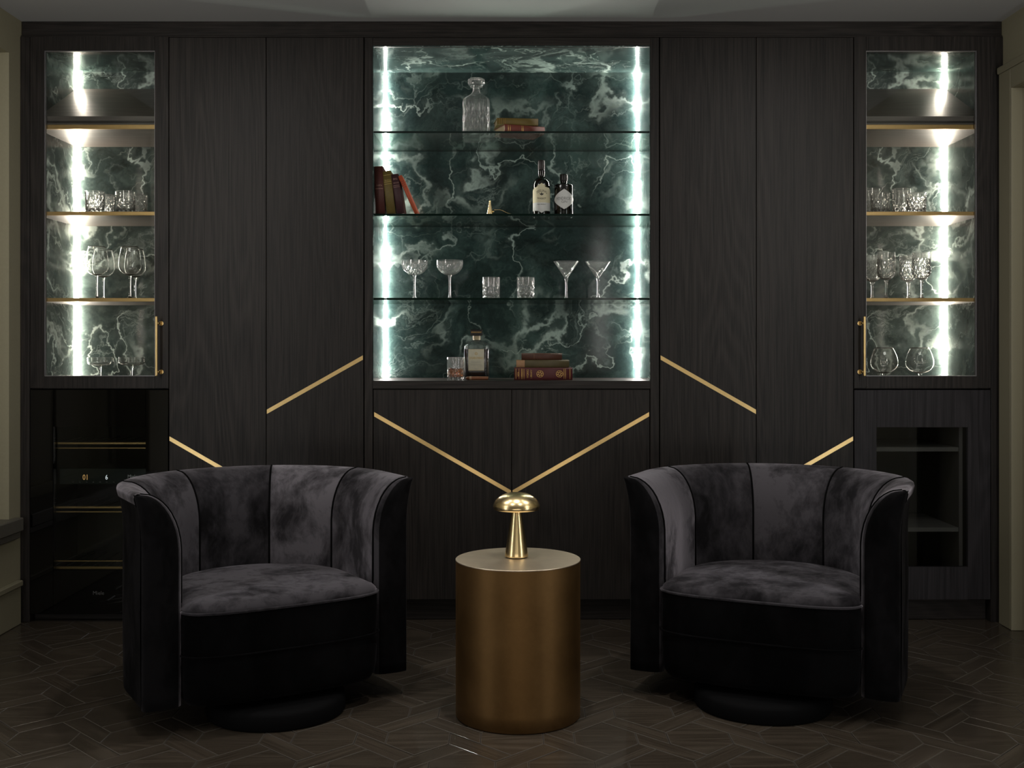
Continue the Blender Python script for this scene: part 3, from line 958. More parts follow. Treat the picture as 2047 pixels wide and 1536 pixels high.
    def ring(k, z, c=(0, .19)): return [(c[0] + (x - c[0]) * k, c[1] + (y - c[1]) * k, z) for x, y in out]
    rows = []
    for k, z in ((1.0, .372), (1.004, .378), (.995, .386), (.97, .395), (.92, .402), (.84, .4065), (.72, .410), (.55, .4125), (.35, .414), (.15, .4148), (.002, .415)):
        rows.append(ring(k, z))
    part('seat_cushion', MB().grid(rows, True), M['velvet_seat'], t, local=True)
    rows = [ring(1.004, .370), ring(1.006, .33), ring(1.006, .27), ring(1.002, .245), ring(.998, .241), ring(1.002, .237), ring(1.004, .20), ring(1.0, .14), ring(.985, .105), ring(.95, .085), ring(.85, .078), ring(.01, .078)]
    sb = part('seat_base', MB().grid(rows, True), M['velvet_shaded'], t, local=True)
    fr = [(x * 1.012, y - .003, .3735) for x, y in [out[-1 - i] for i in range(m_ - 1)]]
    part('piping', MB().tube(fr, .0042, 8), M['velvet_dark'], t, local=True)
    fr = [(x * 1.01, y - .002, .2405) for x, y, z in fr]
    part('piping', MB().tube(fr, .003, 6), M['velvet_shaded'], t, local=True)
    m = MB(); m.lathe([(0, 0), (.222, 0), (.226, .006), (.226, .045), (.220, .056), (.205, .062), (0, .064)], 56, c=(0, .05, 0))
    part('swivel_base', m, M['rubber'], t, local=True)
    m = MB(); m.lathe([(.05, .06), (.05, .082)], 24, c=(0, .05, 0)); part('swivel_column', m, M['black'], t, local=True)
    return t
chair('black velvet swivel tub armchair in front of the wine cooler, nearer the window', (-.748, -1.2265, 0), R(31), ('velvet', 'velvet', 'velvet_dark', 'velvet_mid_lit', 'velvet'))
chair('black velvet swivel tub armchair in front of the glazed low cupboard', (.82, -1.168, 0), R(-24.5), ('velvet', 'velvet_dark', 'velvet_mid_lit2', 'velvet_mid_lit2', 'velvet'))

# ---- drum table
tb = thing('drum_table', 'round drum side table in aged bronze between the two armchairs', 'side table', (.022, YW(3.66), 0))
r_, h_ = .2025, .506
m = MB(); m.lathe([(r_ - .004, 0), (r_, .004), (r_, .05)] + [(r_, z / 100) for z in range(10, 50, 10)] + [(r_, h_ - .004)], 128); part('drum', m, M['bronze'], tb, local=True)
m = MB(); m.lathe([(r_, h_ - .004), (r_ + .0008, h_ - .003), (r_ + .0008, h_ - .0008), (r_ - .0004, h_)], 128)
m.lathe([(r_ - .0004, h_), (0, h_)], 128, smooth=False); part('table_top', m, M['bronze_top'], tb, local=True)
m = MB(); m.lathe([(0, .001), (r_ - .006, .001)], 64); part('foot_plate', m, M['rubber'], tb, local=True)

# ---- mushroom lamp
LD = 3.685
lp = thing('table_lamp', 'small brass mushroom table lamp standing on the drum table', 'lamp', (PX(1032.5, LD), YW(LD), h_))
m = MB(); m.lathe([(0, .0005), (.036, .0005), (.036, .003), (0, .003)], 64); part('foot', m, M['black'], lp, local=True)
m = MB(); m.lathe([(.0375, .003), (.0385, .004), (.0385, .006)] + [(.0385 - .0235 * q / 12, .006 + .150 * q / 12) for q in range(1, 13)], 64); part('stem', m, M['brass_lamp'], lp, local=True)
pr = [(0, .2125), (.012, .2121), (.024, .2105), (.036, .2075), (.046, .2035), (.055, .1982), (.063, .1915), (.069, .1845), (.0735, .1770), (.0762, .1700), (.0768, .1650), (.0755, .1600), (.0735, .1568), (.0705, .1558), (.069, .158), (.071, .165), (.070, .175), (.062, .188), (.045, .197), (.0, .203)]
m = MB(); m.lathe(pr, 72); part('lamp_shade', m, M['brass_lamp'], lp, local=True)
m = MB(); m.lathe([(0, .159), (.066, .159), (.066, .162), (0, .162)], 48); part('diffuser', m, simple('opal diffuser', (.25, .22, .18), .5), lp, local=True)

# ================================================================ GLASSWARE
ZA = PZ(423.5, DF + .034)     # shelf tops of the display cabinets
ZBs = PZ(596, DF + .034)
ZFl = fz(772)                 # cabinet floor
ZS1, ZS2, ZS3 = (PZ(y_, DF + .015) + .0045 for y_ in (264.5, 429.7, 597.8))
ZCT = fz(761.5)
def tri(x): x = x - math.floor(x); return 2 * abs(x - .5)      # 0..1
def cutmod(zlo, zhi, nd, amp, npr, flute_top=None, tilt=None, nf=12, fa=.0008):
    """V cuts crossing in diamonds between zlo and zhi, then flutes up to flute_top, on outer rings only"""
    H = zhi - zlo
    def mod(i, r, z, th):
        if i >= npr: return r
        if zlo <= z <= zhi:
            u = th / (2 * PI) * nd; v_ = (z - zlo) / H * (tilt or 2.0)
            g = min(tri(u + v_), tri(u - v_))
            return r - amp * max(0, 1 - g / .55)
        if flute_top and zhi < z < flute_top:
            q = (z - zhi) / (flute_top - zhi)
            g = tri(th / (2 * PI) * nf); wdt = .55 * (1 - q)
            return r - fa * max(0, 1 - g / max(.05, wdt))
        return r
    return mod
def lin(a, b, n): return [a + (b - a) * i / n for i in range(n + 1)]

def p_tumbler(R_, H_, nd=12, cut=.62):
    zs = [.0015] + lin(.004, H_ * cut, 22) + lin(H_ * cut, H_ * .93, 8)[1:] + [H_ - .001]
    prof = [(0, 0), (R_ * .92, 0)] + [(R_ * (.955 + .045 * min(1, z / H_)), z) for z in zs]
    n = len(prof)
    prof += [(R_ - .0012, H_), (R_ - .0024, H_ - .001), (R_ * .965 - .0026, H_ * .5), (R_ * .94 - .0035, .022), (R_ * .78, .0155), (R_ * .4, .013), (0, .0125)]
    return prof, cutmod(.004, H_ * cut, nd, .0024, n, H_ * .93, 2.0, nd, .0012)
def build_glass(name, label, cat, prof, mod, loc, seg=96, mat='crystal', group=None, rz=0, part_names=None):
    t = thing(name, label, cat, loc, rz, group)
    # a glass is one body of glass; foot, stem and bowl are split where the parts differ
    if part_names:
        for nm, p, md in part_names:
            part(nm, MB().lathe(p, seg, md), M[mat], t, local=True)
    else:
        part('glass_body', MB().lathe(prof, seg, mod, smooth=mod is None), M[mat], t, local=True)
    return t

# --- tumblers
GRP = 'cut crystal tumblers in the cabinet above the wine cooler'
pt, mt_ = p_tumbler(.0425, .100)
def at(px, D, z): return (PX(px, D), YW(D), z)
tum = build_glass('tumbler', 'front cut crystal tumbler closest to the light strip, above the wine glasses', 'glass', pt, mt_, at(190, 5.0, ZA), group=GRP)
dup(tum, 'rear cut crystal tumbler half hidden behind the tumbler closest to the light strip', at(211, 5.12, ZA), .2)
dup(tum, 'front cut crystal tumbler further from the strip, above the second pair of wine glasses', at(251, 5.0, ZA), .1)
dup(tum, 'rear cut tumbler at the row end nearest the oak doors, above the wine glasses', at(275.5, 5.12, ZA), .3)
G2 = 'cut crystal tumblers in the cabinet above the low cupboard'
ps_, ms_ = p_tumbler(.0425, .090, 14, .7)
tal, mt2 = p_tumbler(.0415, .128, 12, .5)
t2 = build_glass('tumbler', 'short cut tumbler in front of a tall one at the door handle end', 'glass', ps_, ms_, at(1760, 4.99, ZA), group=G2)
dup(t2, 'short cut tumbler beside the light strip in the cabinet above the low cupboard', at(1832, 4.99, ZA), .2)
G3 = 'tall tumblers at the back of the goblet cabinet'
t3 = build_glass('tumbler', 'tall tumbler cut off by the door frame, behind a short cut tumbler', 'glass', tal, mt2, at(1740, 5.12, ZA), group=G3)
dup(t3, 'tall tumbler between the two short cut tumblers, above the goblets', at(1801.5, 5.12, ZA), .15)
G4 = 'rocks glasses in the middle of the lowest glass shelf'
t4 = build_glass('tumbler', 'cut rocks glass on the lowest glass shelf, next to the coupes', 'glass', *p_tumbler(.0400, .099, 10, .6), at(981.8, 5.05, ZS3), group=G4)
dup(t4, 'cut rocks glass on the lowest glass shelf, next to the martini glasses', at(1051, 5.05, ZS3), .15)

# --- stemmed glasses
def dense(prof, step=.0035):
    out = [prof[0]]
    for a, b in zip(prof, prof[1:]):
        d = math.hypot(b[0] - a[0], b[1] - a[1])
        ts = [k / math.ceil(d / step) for k in range(1, math.ceil(d / step))] if d > step else []
        if d > .002: ts = [.0004 / d] + ts + [1 - .0004 / d]
        out += [(a[0] + (b[0] - a[0]) * t, a[1] + (b[1] - a[1]) * t) for t in sorted(ts)] + [b]
    return out
def stem_parts(foot_r, stem_r, h_stem, bowl, n_out, mod=None, flare=.010):
    foot = [(0, 0), (foot_r * .98, 0), (foot_r, .0008), (foot_r * .97, .0018), (foot_r * .6, .0035), (foot_r * .3, .0062), (stem_r * 1.6, .011), (stem_r * 1.15, .018)]
    st = [(stem_r * 1.15, .018), (stem_r, .03), (stem_r, h_stem - .025), (stem_r * 1.25, h_stem - .012), (stem_r * 1.9, h_stem - .004)]
    return foot[:-1] + st
def stem_glass(name, label, cat, loc, foot_r, stem_r, h_stem, bowl_out, bowl_in, mod=None, group=None, mat='glass', seg=64):
    t = thing(name, label, cat, loc, 0, group)
    base = stem_parts(foot_r, stem_r, h_stem, None, 0)
    foot = base[:7] + [(0, .011)]
    stm = [(0, .011)] + [(stem_r * 1.6, .011)] + base[7:] + [(stem_r * 2.0, h_stem - .001), (0, h_stem - .001)]
    part('foot', MB().lathe(dense(foot), seg), M[mat], t, local=True)
    part('stem', MB().lathe(dense(stm), 32), M[mat], t, local=True)
    n = len(bowl_out) + 1
    prof = [(0, h_stem)] + bowl_out + bowl_in
    if not mod and len(bowl_out) < 12: prof = dense(prof)
    md = (lambda i, r, z, th: mod(i, r, z, th) if i < n else r) if mod else None
    part('bowl', MB().lathe(prof, seg, md, smooth=md is None), M[mat], t, local=True)
    return t
def arc_bowl(rm, z0, zm, zt, rt, n=16, p=.5):
    """bowl from the stem at z0, widest rm at zm, rim rt at zt"""
    out = []
    for i in range(1, n + 1):
        q = i / n; a = q * PI / 2
        out.append((rm * math.sin(a), z0 + (zm - z0) * (1 - math.cos(a))))
    k = 10
    for i in range(1, k + 1):
        q = i / k
        out.append((rm + (rt - rm) * q ** 1.7, zm + (zt - zm) * q))
    return out
def inner(out, t, zfloor):
    res = []
    for r, z in out[::-1]:
        if z - t * .6 < zfloor: continue
        res.append((max(.0005, r - t), z if r == out[-1][0] else z))
    res.append((0, zfloor)); return res
# wine glasses
wo = arc_bowl(.050, .103, .150, .232, .037)
GW = 'wine glasses in the cabinet above the wine cooler'
wg = stem_glass('wine_glass', 'front wine glass of the pair closest to the light strip', 'glass', at(194, 5.0, ZBs), .036, .0040, .103, wo, inner(wo, .0011, .1060), group=GW)
dup(wg, 'rear wine glass of the pair closest to the light strip', at(207, 5.13, ZBs))
dup(wg, 'front wine glass of the pair beside the oak door stile', at(260, 5.0, ZBs))
dup(wg, 'rear wine glass of the pair beside the oak door stile', at(270, 5.13, ZBs))
# low coupes on the cabinet floor
co = [(.008, .0850), (.020, .0864), (.036, .0890), (.048, .0925), (.0545, .0975), (.0560, .102), (.0562, .124)]
ci = [(.0550, .124), (.0546, .1025), (.0530, .0990), (.047, .0943), (.035, .0908), (.018, .0885), (0, .0878)]
GC = 'straight sided coupes on the cabinet floor'
cg = stem_glass('coupe_glass', 'flat coupe glass on the cabinet floor, the one beside the light strip', 'glass', at(201, 5.02, ZFl), .036, .0038, .083, co, ci, group=GC)
dup(cg, 'flat coupe glass on the cabinet floor, the one nearer the brass handle', at(263.5, 5.02, ZFl))
# goblets
go = arc_bowl(.0400, .082, .122, .205, .0385)
gmod = cutmod(.090, .178, 14, .0022, 27, None, 3.0)
GG = 'cut crystal goblets in the cabinet above the low cupboard'
gi = inner(go, .0024, .0880)
gb = stem_glass('goblet', 'front cut crystal goblet further from the light strip', 'glass', at(1771.5, 4.99, ZBs), .031, .0052, .082, go, gi, gmod, GG, 'crystal', 84)
dup(gb, 'front cut crystal goblet right beside the light strip', at(1842, 4.99, ZBs))
dup(gb, 'rear cut crystal goblet cut off by the door frame', at(1743.5, 5.13, ZBs))
dup(gb, 'rear cut crystal goblet between the two front goblets', at(1815.5, 5.13, ZBs))
# balloons
bo = arc_bowl(.0610, .052, .100, .168, .0385)
GB = 'balloon glasses on the cabinet floor'
bg = stem_glass('balloon_glass', 'round brandy balloon on the cabinet floor nearer the brass handle', 'glass', at(1767, 5.0, ZFl), .036, .0048, .052, bo, inner(bo, .0011, .0550), group=GB)
dup(bg, 'round brandy balloon on the cabinet floor nearer the light strip', at(1838, 5.0, ZFl))
# coupes on the lowest glass shelf
DS = 5.05
cpo = arc_bowl(.0595, .108, .160, .175, .0590)
cpm = cutmod(.109, .152, 20, .0020, 27, None, 1.6)
GK = 'cut coupes on the lowest glass shelf'
ck = stem_glass('coupe_glass', 'cut champagne coupe on the lowest glass shelf, beside the corner light', 'glass', at(829, DS, ZS3), .034, .0045, .108, cpo, inner(cpo, .0022, .1120), cpm, GK, 'crystal', 90)
dup(ck, 'cut champagne coupe on the lowest glass shelf, next to a rocks glass', at(899, DS, ZS3))
# martinis
mo_ = [(.006, .0945)] + [(.006 + .0515 * q / 18, .0945 + .0755 * q / 18) for q in range(1, 19)]
mi__ = [(.0563, .170)] + [(.0040 + .0515 * q / 8, .0975 + .0715 * q / 8) for q in range(7, -1, -1)] + [(0, .0965)]
mmod = cutmod(.100, .140, 14, .0016, 20, None, 2.0)
GM = 'martini glasses on the lowest glass shelf'
mg = stem_glass('martini_glass', 'cut martini glass on the lowest glass shelf, next to a rocks glass', 'glass', at(1132, DS, ZS3), .033, .0044, .094, mo_, mi__, mmod, GM, 'crystal', 84)
dup(mg, 'cut martini glass on the lowest glass shelf, nearer the corner light', at(1195, DS, ZS3))

# --- whisky tumbler on the worktop
pw, mw = p_tumbler(.0390, .102, 10, .55)
wt = build_glass('whisky_tumbler', 'cut rocks glass half filled with whisky, standing on the oak worktop', 'glass', pw, mw, (PX(911.3, 4.95), YW(4.95), ZCT))
m = MB(); m.lathe([(0, .0128), (.016, .0133), (.0300, .0158), (.0312, .022), (.0340, .052), (0, .052)], 64); part('whisky', m, M['whisky'], wt, local=True)

# --- square cut decanter
def squircle(th, n):
    c_, s_ = abs(math.cos(th)), abs(math.sin(th))
    return 1.0 / (c_ ** n + s_ ** n) ** (1.0 / n)
def sq_lathe(prof, seg, nfun, cut=None):
    """prof of (half width, z); plan blends from square to round by nfun(z)"""
    def mod(i, r, z, th):
        k = squircle(th, nfun(i, z)); rr = r * k
        if cut: rr -= cut(i, z, th)
        return rr
    return MB().lathe(prof, seg, mod)
de = thing('decanter', 'square cut crystal decanter with a faceted stopper on the top glass shelf', 'decanter', at(952.3, 5.12, ZS1))
hw = .0615
zs = lin(.003, .120, 26)
po = [(0, 0), (hw * .93, 0), (hw * .985, .002)] + [(hw, z) for z in zs] + [(hw, .165), (hw * .985, .176), (hw * .93, .184), (hw * .80, .192), (hw * .62, .200), (hw * .46, .208), (hw * .35, .217), (hw * .28, .227), (.0165, .236), (.0165, .240), (.024, .241), (.0285, .2435), (.0285, .248), (.024, .2505), (.012, .2505)]
pi_ = [(.0115, .236), (.0125, .222), (hw * .40, .204), (hw * .82, .184), (hw * .9, .172), (hw * .9, .022), (hw * .8, .014), (0, .013)]
no = len(po)
def nf(i, z): return 7.0 if z < .165 else (7.0 + (2.0 - 7.0) * min(1, (z - .165) / .06))
def dcut(i, z, th):
    if i >= no: return 0
    u = (math.tan(((th + PI / 4) % (PI / 2)) - PI / 4)) * 2.5
    if z <= .12 and z > .003:
        v_ = z / .12 * 2.0; g = min(tri(u + v_), tri(u - v_)); return .0042 * max(0, 1 - g / .6)
    if .12 < z < .178:
        g = tri(u * 1.0); return .0042 * max(0, 1 - g / (.6 * (1 - (z - .12) / .058) + .02))
    return 0
po2 = []
for r, z in po:
    po2.append((r, z))
    if abs(z - .120) < 1e-6:
        for zz in (.128, .136, .144, .152, .160): po2.append((hw, zz))
no = len(po2)
part('bottle_body', sq_lathe(po2 + pi_, 160, nf, dcut), M['crystal'], de, local=True)
pst = [(0, .238), (.010, .240), (.011, .2530), (.022, .2535), (.033, .2545), (.0385, .2575), (.0390, .262), (.0390, .273), (.0375, .2785), (.030, .2825), (.012, .284), (0, .2842)]
m = MB().lathe(pst, 24, lambda i, r, z, th: r * (1 - .05 * tri(th / (2 * PI) * 12)) if i > 2 else r, smooth=False); part('stopper', m, M['crystal'], de, local=True)

# ================================================================ BOTTLES
def wrap(v, f, r, zc, mb, dy=0.0):
    """wrap flat (x, z) geometry around a vertical cylinder of radius r, centred on the side facing -y"""
    mb.ext(v, f, lambda p: (r * math.sin(p[0] / r), -r * math.cos(p[0] / r) + dy, zc + p[1]))
def label_poly(rows, r, mb):
    """rows: list of (z, half width); builds a wrapped sheet"""
    n = 16; g = []
    for z, hwid in rows:
        g.append([(r * math.sin(x / r), -r * math.cos(x / r), z) for x in lin(-hwid, hwid, n)])
    mb.grid(g)
    g2 = [[(p[0] * .985, p[1] * .985, p[2]) for p in row] for row in g]
# whiskey bottle: tall neck, cream pointed label
Dw = 5.10
wb = thing('whiskey_bottle', 'dark whiskey bottle with cream pointed label on the middle glass shelf', 'bottle', at(1082.3, Dw, ZS2))
rb = .0395
m = MB(); m.lathe([(0, 0), (rb * .93, 0), (rb, .004), (rb, .150), (rb * .985, .158), (rb * .93, .167), (rb * .82, .176), (rb * .66, .183), (.018, .1875), (.0145, .191), (.0150, .200), (.0165, .210), (.0165, .219), (.0145, .226), (0, .226)], 64)
part('bottle_body', m, M['bottle_dark'], wb, local=True)
m = MB(); m.lathe([(.0150, .222), (.0158, .223), (.0158, .262), (.0145, .266), (0, .266)], 40); part('cap', m, simple('dark foil capsule', (.022, .014, .014), .38), wb, local=True)
r1 = rb + .0006
m = MB(); label_poly([(.158, .001), (.148, .018), (.138, .040), (.131, .050), (.124, .0545), (.072, .0545), (.070, .054)], r1, m)
lb = part('label', m, M['paper_cream'], wb, local=True, fix=False)
m = MB(); label_poly([(.0705, .0535), (.055, .0535), (.034, .053), (.0325, .020), (.0315, .012), (.024, .001)], r1 + .0003, m)
part('lower_label', m, M['paper_white'], wb, local=True, fix=False)
m = MB()
v, f = fit('TEELING', .052)
v = [(x, y * 1.15 - 14 * x * x) for x, y in v]; wrap(v, f, r1 + .0005, .123, m)
v, f = fit('WHISKEY', .042); v = [(x, y * 1.2 + 6 * x * x) for x, y in v]; wrap(v, f, r1 + .0005, .088, m)
# winged emblem under the name
wing = [(-.011, .006), (-.006, .002), (-.0025, .0035), (0, .0095), (.0025, .0035), (.006, .002), (.011, .006), (.007, -.002), (0, -.006), (-.007, -.002)]
wrap(wing, [tuple(range(10))], r1 + .0005, .108, m)
wrap([(-.046, 0), (.046, 0), (.046, .0007), (-.046, .0007)], [(0, 1, 2, 3)], r1 + .0007, .0705, m)
v, f = fit('IRISH WHISKEY', .040); wrap(v, f, r1 + .0007, .062, m)
part('lettering', m, M['ink'], lb, local=True, fix=False)
# gin bottle
gn = thing('gin_bottle', 'squat black gin bottle with a white diamond label beside the whiskey bottle', 'bottle', at(1127, 5.09, ZS2))
rg_ = .0430
m = MB(); m.lathe([(0, 0), (rg_ * .94, 0), (rg_, .004), (rg_, .148), (rg_ * .985, .1515), (rg_ * .93, .1535), (.020, .1555), (.0155, .158), (.0150, .166), (.0155, .170), (0, .170)], 64)
part('bottle_body', m, M['bottle_dark'], gn, local=True)
m = MB(); m.lathe([(.0150, .168), (.0175, .172), (.0180, .178), (.0180, .198), (.0165, .2015), (0, .202)], 40); part('cap', m, M['cork'], gn, local=True)
r2 = rg_ + .0006
rows = []
for q in lin(-1, 1, 20):
    a = abs(q); rows.append((.0845 + .0455 * q, max(.0006, .062 * (1 - a ** 1.25))))
m = MB(); label_poly(rows, r2, m); lb = part('label', m, M['paper_white'], gn, local=True, fix=False)
m = MB(); v, f = fit("HENDRICK'S", .078); v = [(x, y * 1.35) for x, y in v]; wrap(v, f, r2 + .0005, .087, m)
v, f = fit('GIN', .026); wrap(v, f, r2 + .0005, .072, m)
part('lettering', m, M['ink_grey'], lb, local=True, fix=False)
# amaretto bottle, square
Da = 5.11
ab = thing('amaretto_bottle', 'square amaretto bottle with a cream label and black cap on the worktop', 'bottle', at(952.7, Da, ZCT))
ha = .0575
def nfa(i, z): return 6.0 if z < .14 else max(2.0, 6.0 - 4.0 * (z - .14) / .035)
def rib(i, z, th):
    return 0
pa = [(0, 0), (ha * .92, 0), (ha * .98, .003), (ha, .008), (ha, .130), (ha * .995, .145), (ha * .96, .154), (ha * .86, .162), (ha * .66, .170), (ha * .42, .176), (.0165, .180), (.0160, .186), (.0160, .196), (.010, .196)]
pai = [(.0095, .18), (.018, .174), (ha * .80, .158), (ha * .93, .148), (ha * .93, .010), (ha * .8, .006), (0, .006)]
part('bottle_body', sq_lathe(pa + pai, 96, nfa), M['glass'], ab, local=True)
m = sq_lathe([(0, .0068), (ha * .79, .0068), (ha * .92, .011), (ha * .92, .138), (0, .138)], 96, lambda i, z: 6.0); part('liqueur', m, M['amaretto'], ab, local=True)
m = MB(); m.lathe([(.0172, .178), (.0175, .190), (.0168, .198)], 32); part('neck_band', m, simple('ivory neck band', (.42, .34, .2), .45), ab, local=True)
m = MB(); m.box(-.0275, .0275, -.0275, .0275, .199, .2265, .002); cpb = part('cap', m, M['black'], ab, local=True)
m = MB(); v, f = fit('DISARONNO', .045); m.ext(v, f, lambda p: (p[0], -.0279, .2135 + p[1] * 1.1)); part('lettering', m, M['ink_gilt'], cpb, local=True, fix=False)
yl = -ha * 1.0 - .001
m = MB(); m.box(-.0355, .0355, yl - .0005, yl + .004, .040, .1375, .001); lb = part('label', m, simple('ivory label', (.55, .52, .40), .6, noise=.15, ns=60), ab, local=True)
m = MB(); v, f = fit('DISARONNO', .062); m.ext(v, f, lambda p: (p[0], yl - .0009, .097 + p[1] * 1.5))
m.lathe([(.0045, 0), (.0062, 0)], 24); q_ = len(m.v) - 48
for i in range(q_, len(m.v)): x, y, z = m.v[i]; m.v[i] = (x, yl - .0009, .117 + y)
v, f = fit('D', .0045); m.ext(v, f, lambda p: (p[0], yl - .0009, .117 + p[1]))
for z in (.042, .1355): m.add([(-.034, yl - .0009, z), (.034, yl - .0009, z), (.034, yl - .0009, z + .0007), (-.034, yl - .0009, z + .0007)], [(0, 1, 2, 3)])
part('lettering', m, M['ink_gold'], lb, local=True, fix=False)
m = MB()
for z, wd in ((.083, .05), (.076, .044), (.0665, .05), (.048, .012), ):
    m.add([(-wd / 2, yl - .0009, z), (wd / 2, yl - .0009, z), (wd / 2, yl - .0009, z + .0008), (-wd / 2, yl - .0009, z + .0008)], [(0, 1, 2, 3)])
part('small_print', m, M['ink_grey'], lb, local=True, fix=False)
# embossed beads down both edges of the front
m = MB()
for sx in (-1, 1):
    for k in range(17):
        m.lathe([(0, -.0018), (.0013, -.0012), (.0018, 0), (.0013, .0012), (0, .0018)], 8, c=(sx * .0425, yl + .0015, .018 + k * .0082))
part('glass_beads', m, M['glass'], ab, local=True)

# ---- cigar
cg_ = thing('cigar', 'brown cigar with a pale band lying in front of the amaretto bottle', 'cigar', (PX(953.5, 4.98), YW(4.98), ZCT + .0082))
pts = [(x, 0, 0) for x in (-.0505, -.0495, -.047, -.042, -.03, 0, .03, .049, .0498)]
m = MB().tube(pts, [.001, .0035, .0058, .0074, .0080, .0082, .0080, .0077, .0070], 20); cb = part('cigar_roll', m, M['cigar'], cg_, local=True)
m = MB().tube([(-.0325, 0, 0), (-.0255, 0, 0)], .0084, 20, caps=False); bd = part('band', m, simple('cream band', (.55, .42, .28), .5), cg_, local=True)
m = MB().tube([(-.030, 0, 0), (-.028, 0, 0)], .0086, 20, caps=False); part('band_stripe', m, simple('brown stripe', (.25, .08, .04), .5), bd, local=True)

# ================================================================ BOOKS
def book(label, L_, T_, W_, mat, loc, rot=(0, 0, 0), gild=None, group=None, text=None, lines=(), page=None, titles=None, rosettes=()):
    """lying book: spine faces -y, length along x from 0, thickness along z from 0"""
    t = thing('book', label, 'book', loc, rot=rot, group=group)
    m = MB(); bt = .0025
    m.box(0, L_, .004, W_, 0, bt, .0006); m.box(0, L_, .004, W_, T_ - bt, T_, .0006)
    rows = []
    for j in range(11):
        a = PI * j / 10
        y = .006 - .007 * math.sin(a); z = T_ / 2 - T_ / 2 * math.cos(a)
        rows.append([(0, y, z), (L_, y, z)])
    m.grid(rows)
    rows2 = [[(p[0], p[1] + .002, T_ / 2 + (p[2] - T_ / 2) * .9) for p in r] for r in rows]
    m.grid(rows2)
    for e in (0, 1):
        ln = [r[e] for r in rows] + [r[e] for r in rows2][::-1]; n = 11
        m.add(ln, [(i, i + 1, 2 * n - 2 - i, 2 * n - 1 - i) for i in range(n - 1)])
    cv = part('cover', m, mat, t, local=True)
    m = MB(); m.box(.004, L_ - .004, .005, W_ - .004, bt + .0001, T_ - bt - .0001)
    part('pages', m, page or M['pages'], t, local=True)
    def sp(z):   # y of the spine at height z
        c_ = max(-1, min(1, (T_ / 2 - z) / (T_ / 2))); return .006 - .007 * math.sin(math.acos(c_)) - .0004
    if lines or titles or text:
        m = MB()
        for (xa, xb) in lines:
            r_ = [[(xa, sp(z), z), (xb, sp(z), z)] for z in lin(T_ * .08, T_ * .92, 8)]
            m.grid(r_)
        for (s_, xc, zc, wd, rot90, st) in (titles or ()):
            v, f = fit(s_, wd)
            if rot90: m.ext(v, f, lambda p: (xc - p[1] * st, sp(zc + p[0]) - .0003, zc + p[0]))
            else: m.ext(v, f, lambda p: (xc + p[0], sp(zc + p[1] * st) - .0003, zc + p[1] * st))
        part('gilding', m, gild or M['ink_gilt'], cv, local=True, fix=False)
        for (xc, zc, rr) in rosettes:
            m = MB()
            f_ = lambda x, z: (xc + x, sp(zc + z) - .0003, zc + z)
            P = []; n_ = 24
            for k_ in range(n_):
                a_ = 2 * PI * k_ / n_
                P.append((rr * math.cos(a_), rr * math.sin(a_))); P.append((rr * .86 * math.cos(a_), rr * .86 * math.sin(a_)))
            m.add([f_(*p) for p in P], [(2 * k_, (2 * k_ + 2) % (2 * n_), (2 * k_ + 3) % (2 * n_), 2 * k_ + 1) for k_ in range(n_)])
            for k_ in range(6):
                a_ = PI / 3 * k_ + .3
                q_ = [(.18, 0), (.5, .17), (.8, 0), (.5, -.17)]
                m.add([f_(rr * (x * math.cos(a_) - z * math.sin(a_)), rr * (x * math.sin(a_) + z * math.cos(a_))) for x, z in q_], [(0, 1, 2, 3)])
            part('rosette', m, gild or M['ink_gilt'], cv, local=True, fix=False)
    return t
maroon = cloth('maroon cloth', (.085, .014, .016)); olive = cloth('olive cloth', (.085, .065, .026), .35)
brown = cloth('brown leather', (.075, .026, .013), .4); red = cloth('faded red cloth', (.17, .035, .022))
mustard = cloth('mustard cloth', (.15, .10, .018)); wine = cloth('wine leather', (.040, .011, .014), .3)
dred = cloth('dark red leather', (.060, .013, .009), .35); ochre = cloth('ochre gilt cloth', (.12, .085, .018), .5)
orange = cloth('orange cloth', (.42, .075, .028))
# worktop stack
D_ = 4.985; s_ = F / D_
yb_ = YW(D_)
GS = 'books stacked on the worktop'
Tb = (758.3 - 733.3) / s_ - .0005
bk = book('thick maroon gilt book at the bottom of the worktop stack', 116.5 / s_, Tb, .17, maroon, (PX(1028, D_), yb_, ZCT), group=GS,
     lines=[(x / s_, (x + .9) / s_) for x in (3, 9, 14, 16, 19, 99, 102, 111)],
     rosettes=((51.5 / s_, Tb / 2, 7 / s_), (90.5 / s_, Tb / 2, 7 / s_)), titles=[('WORKS', 27 / s_, Tb / 2, Tb * .72, True, 1.2), ('LIBRARY', 34 / s_, Tb / 2, Tb * .7, True, 1.0), ('VOL', 8 / s_, Tb / 2, Tb * .4, True, 1.0)])
T2 = 15.2 / s_
b2 = book('olive brown book with a tan patch in the middle of the worktop stack', 106 / s_, T2, .155, olive, (PX(1032, D_), yb_ + .004, ZCT + Tb + .0005), group=GS)
m = MB(); rows = []
for j in range(9):
    a = PI * j / 8; rows.append([(.0005, .006 - .0076 * math.sin(a), T2 / 2 - T2 / 2 * math.cos(a) * 1.01), (17 / s_, .006 - .0076 * math.sin(a), T2 / 2 - T2 / 2 * math.cos(a) * 1.01)])
part('tan_patch', MB().grid(rows), simple('tan leather patch', (.36, .20, .10), .6, noise=.2, ns=90), b2, local=True)
book('small brown leather book on top of the worktop stack', 81 / s_, 13.3 / s_, .125, brown, (PX(1042.5, D_), yb_ + .006, ZCT + Tb + T2 + .001), group=GS, lines=[(25 / s_, 25.7 / s_)], gild=simple('worn gilt', (.16, .08, .03), .5))
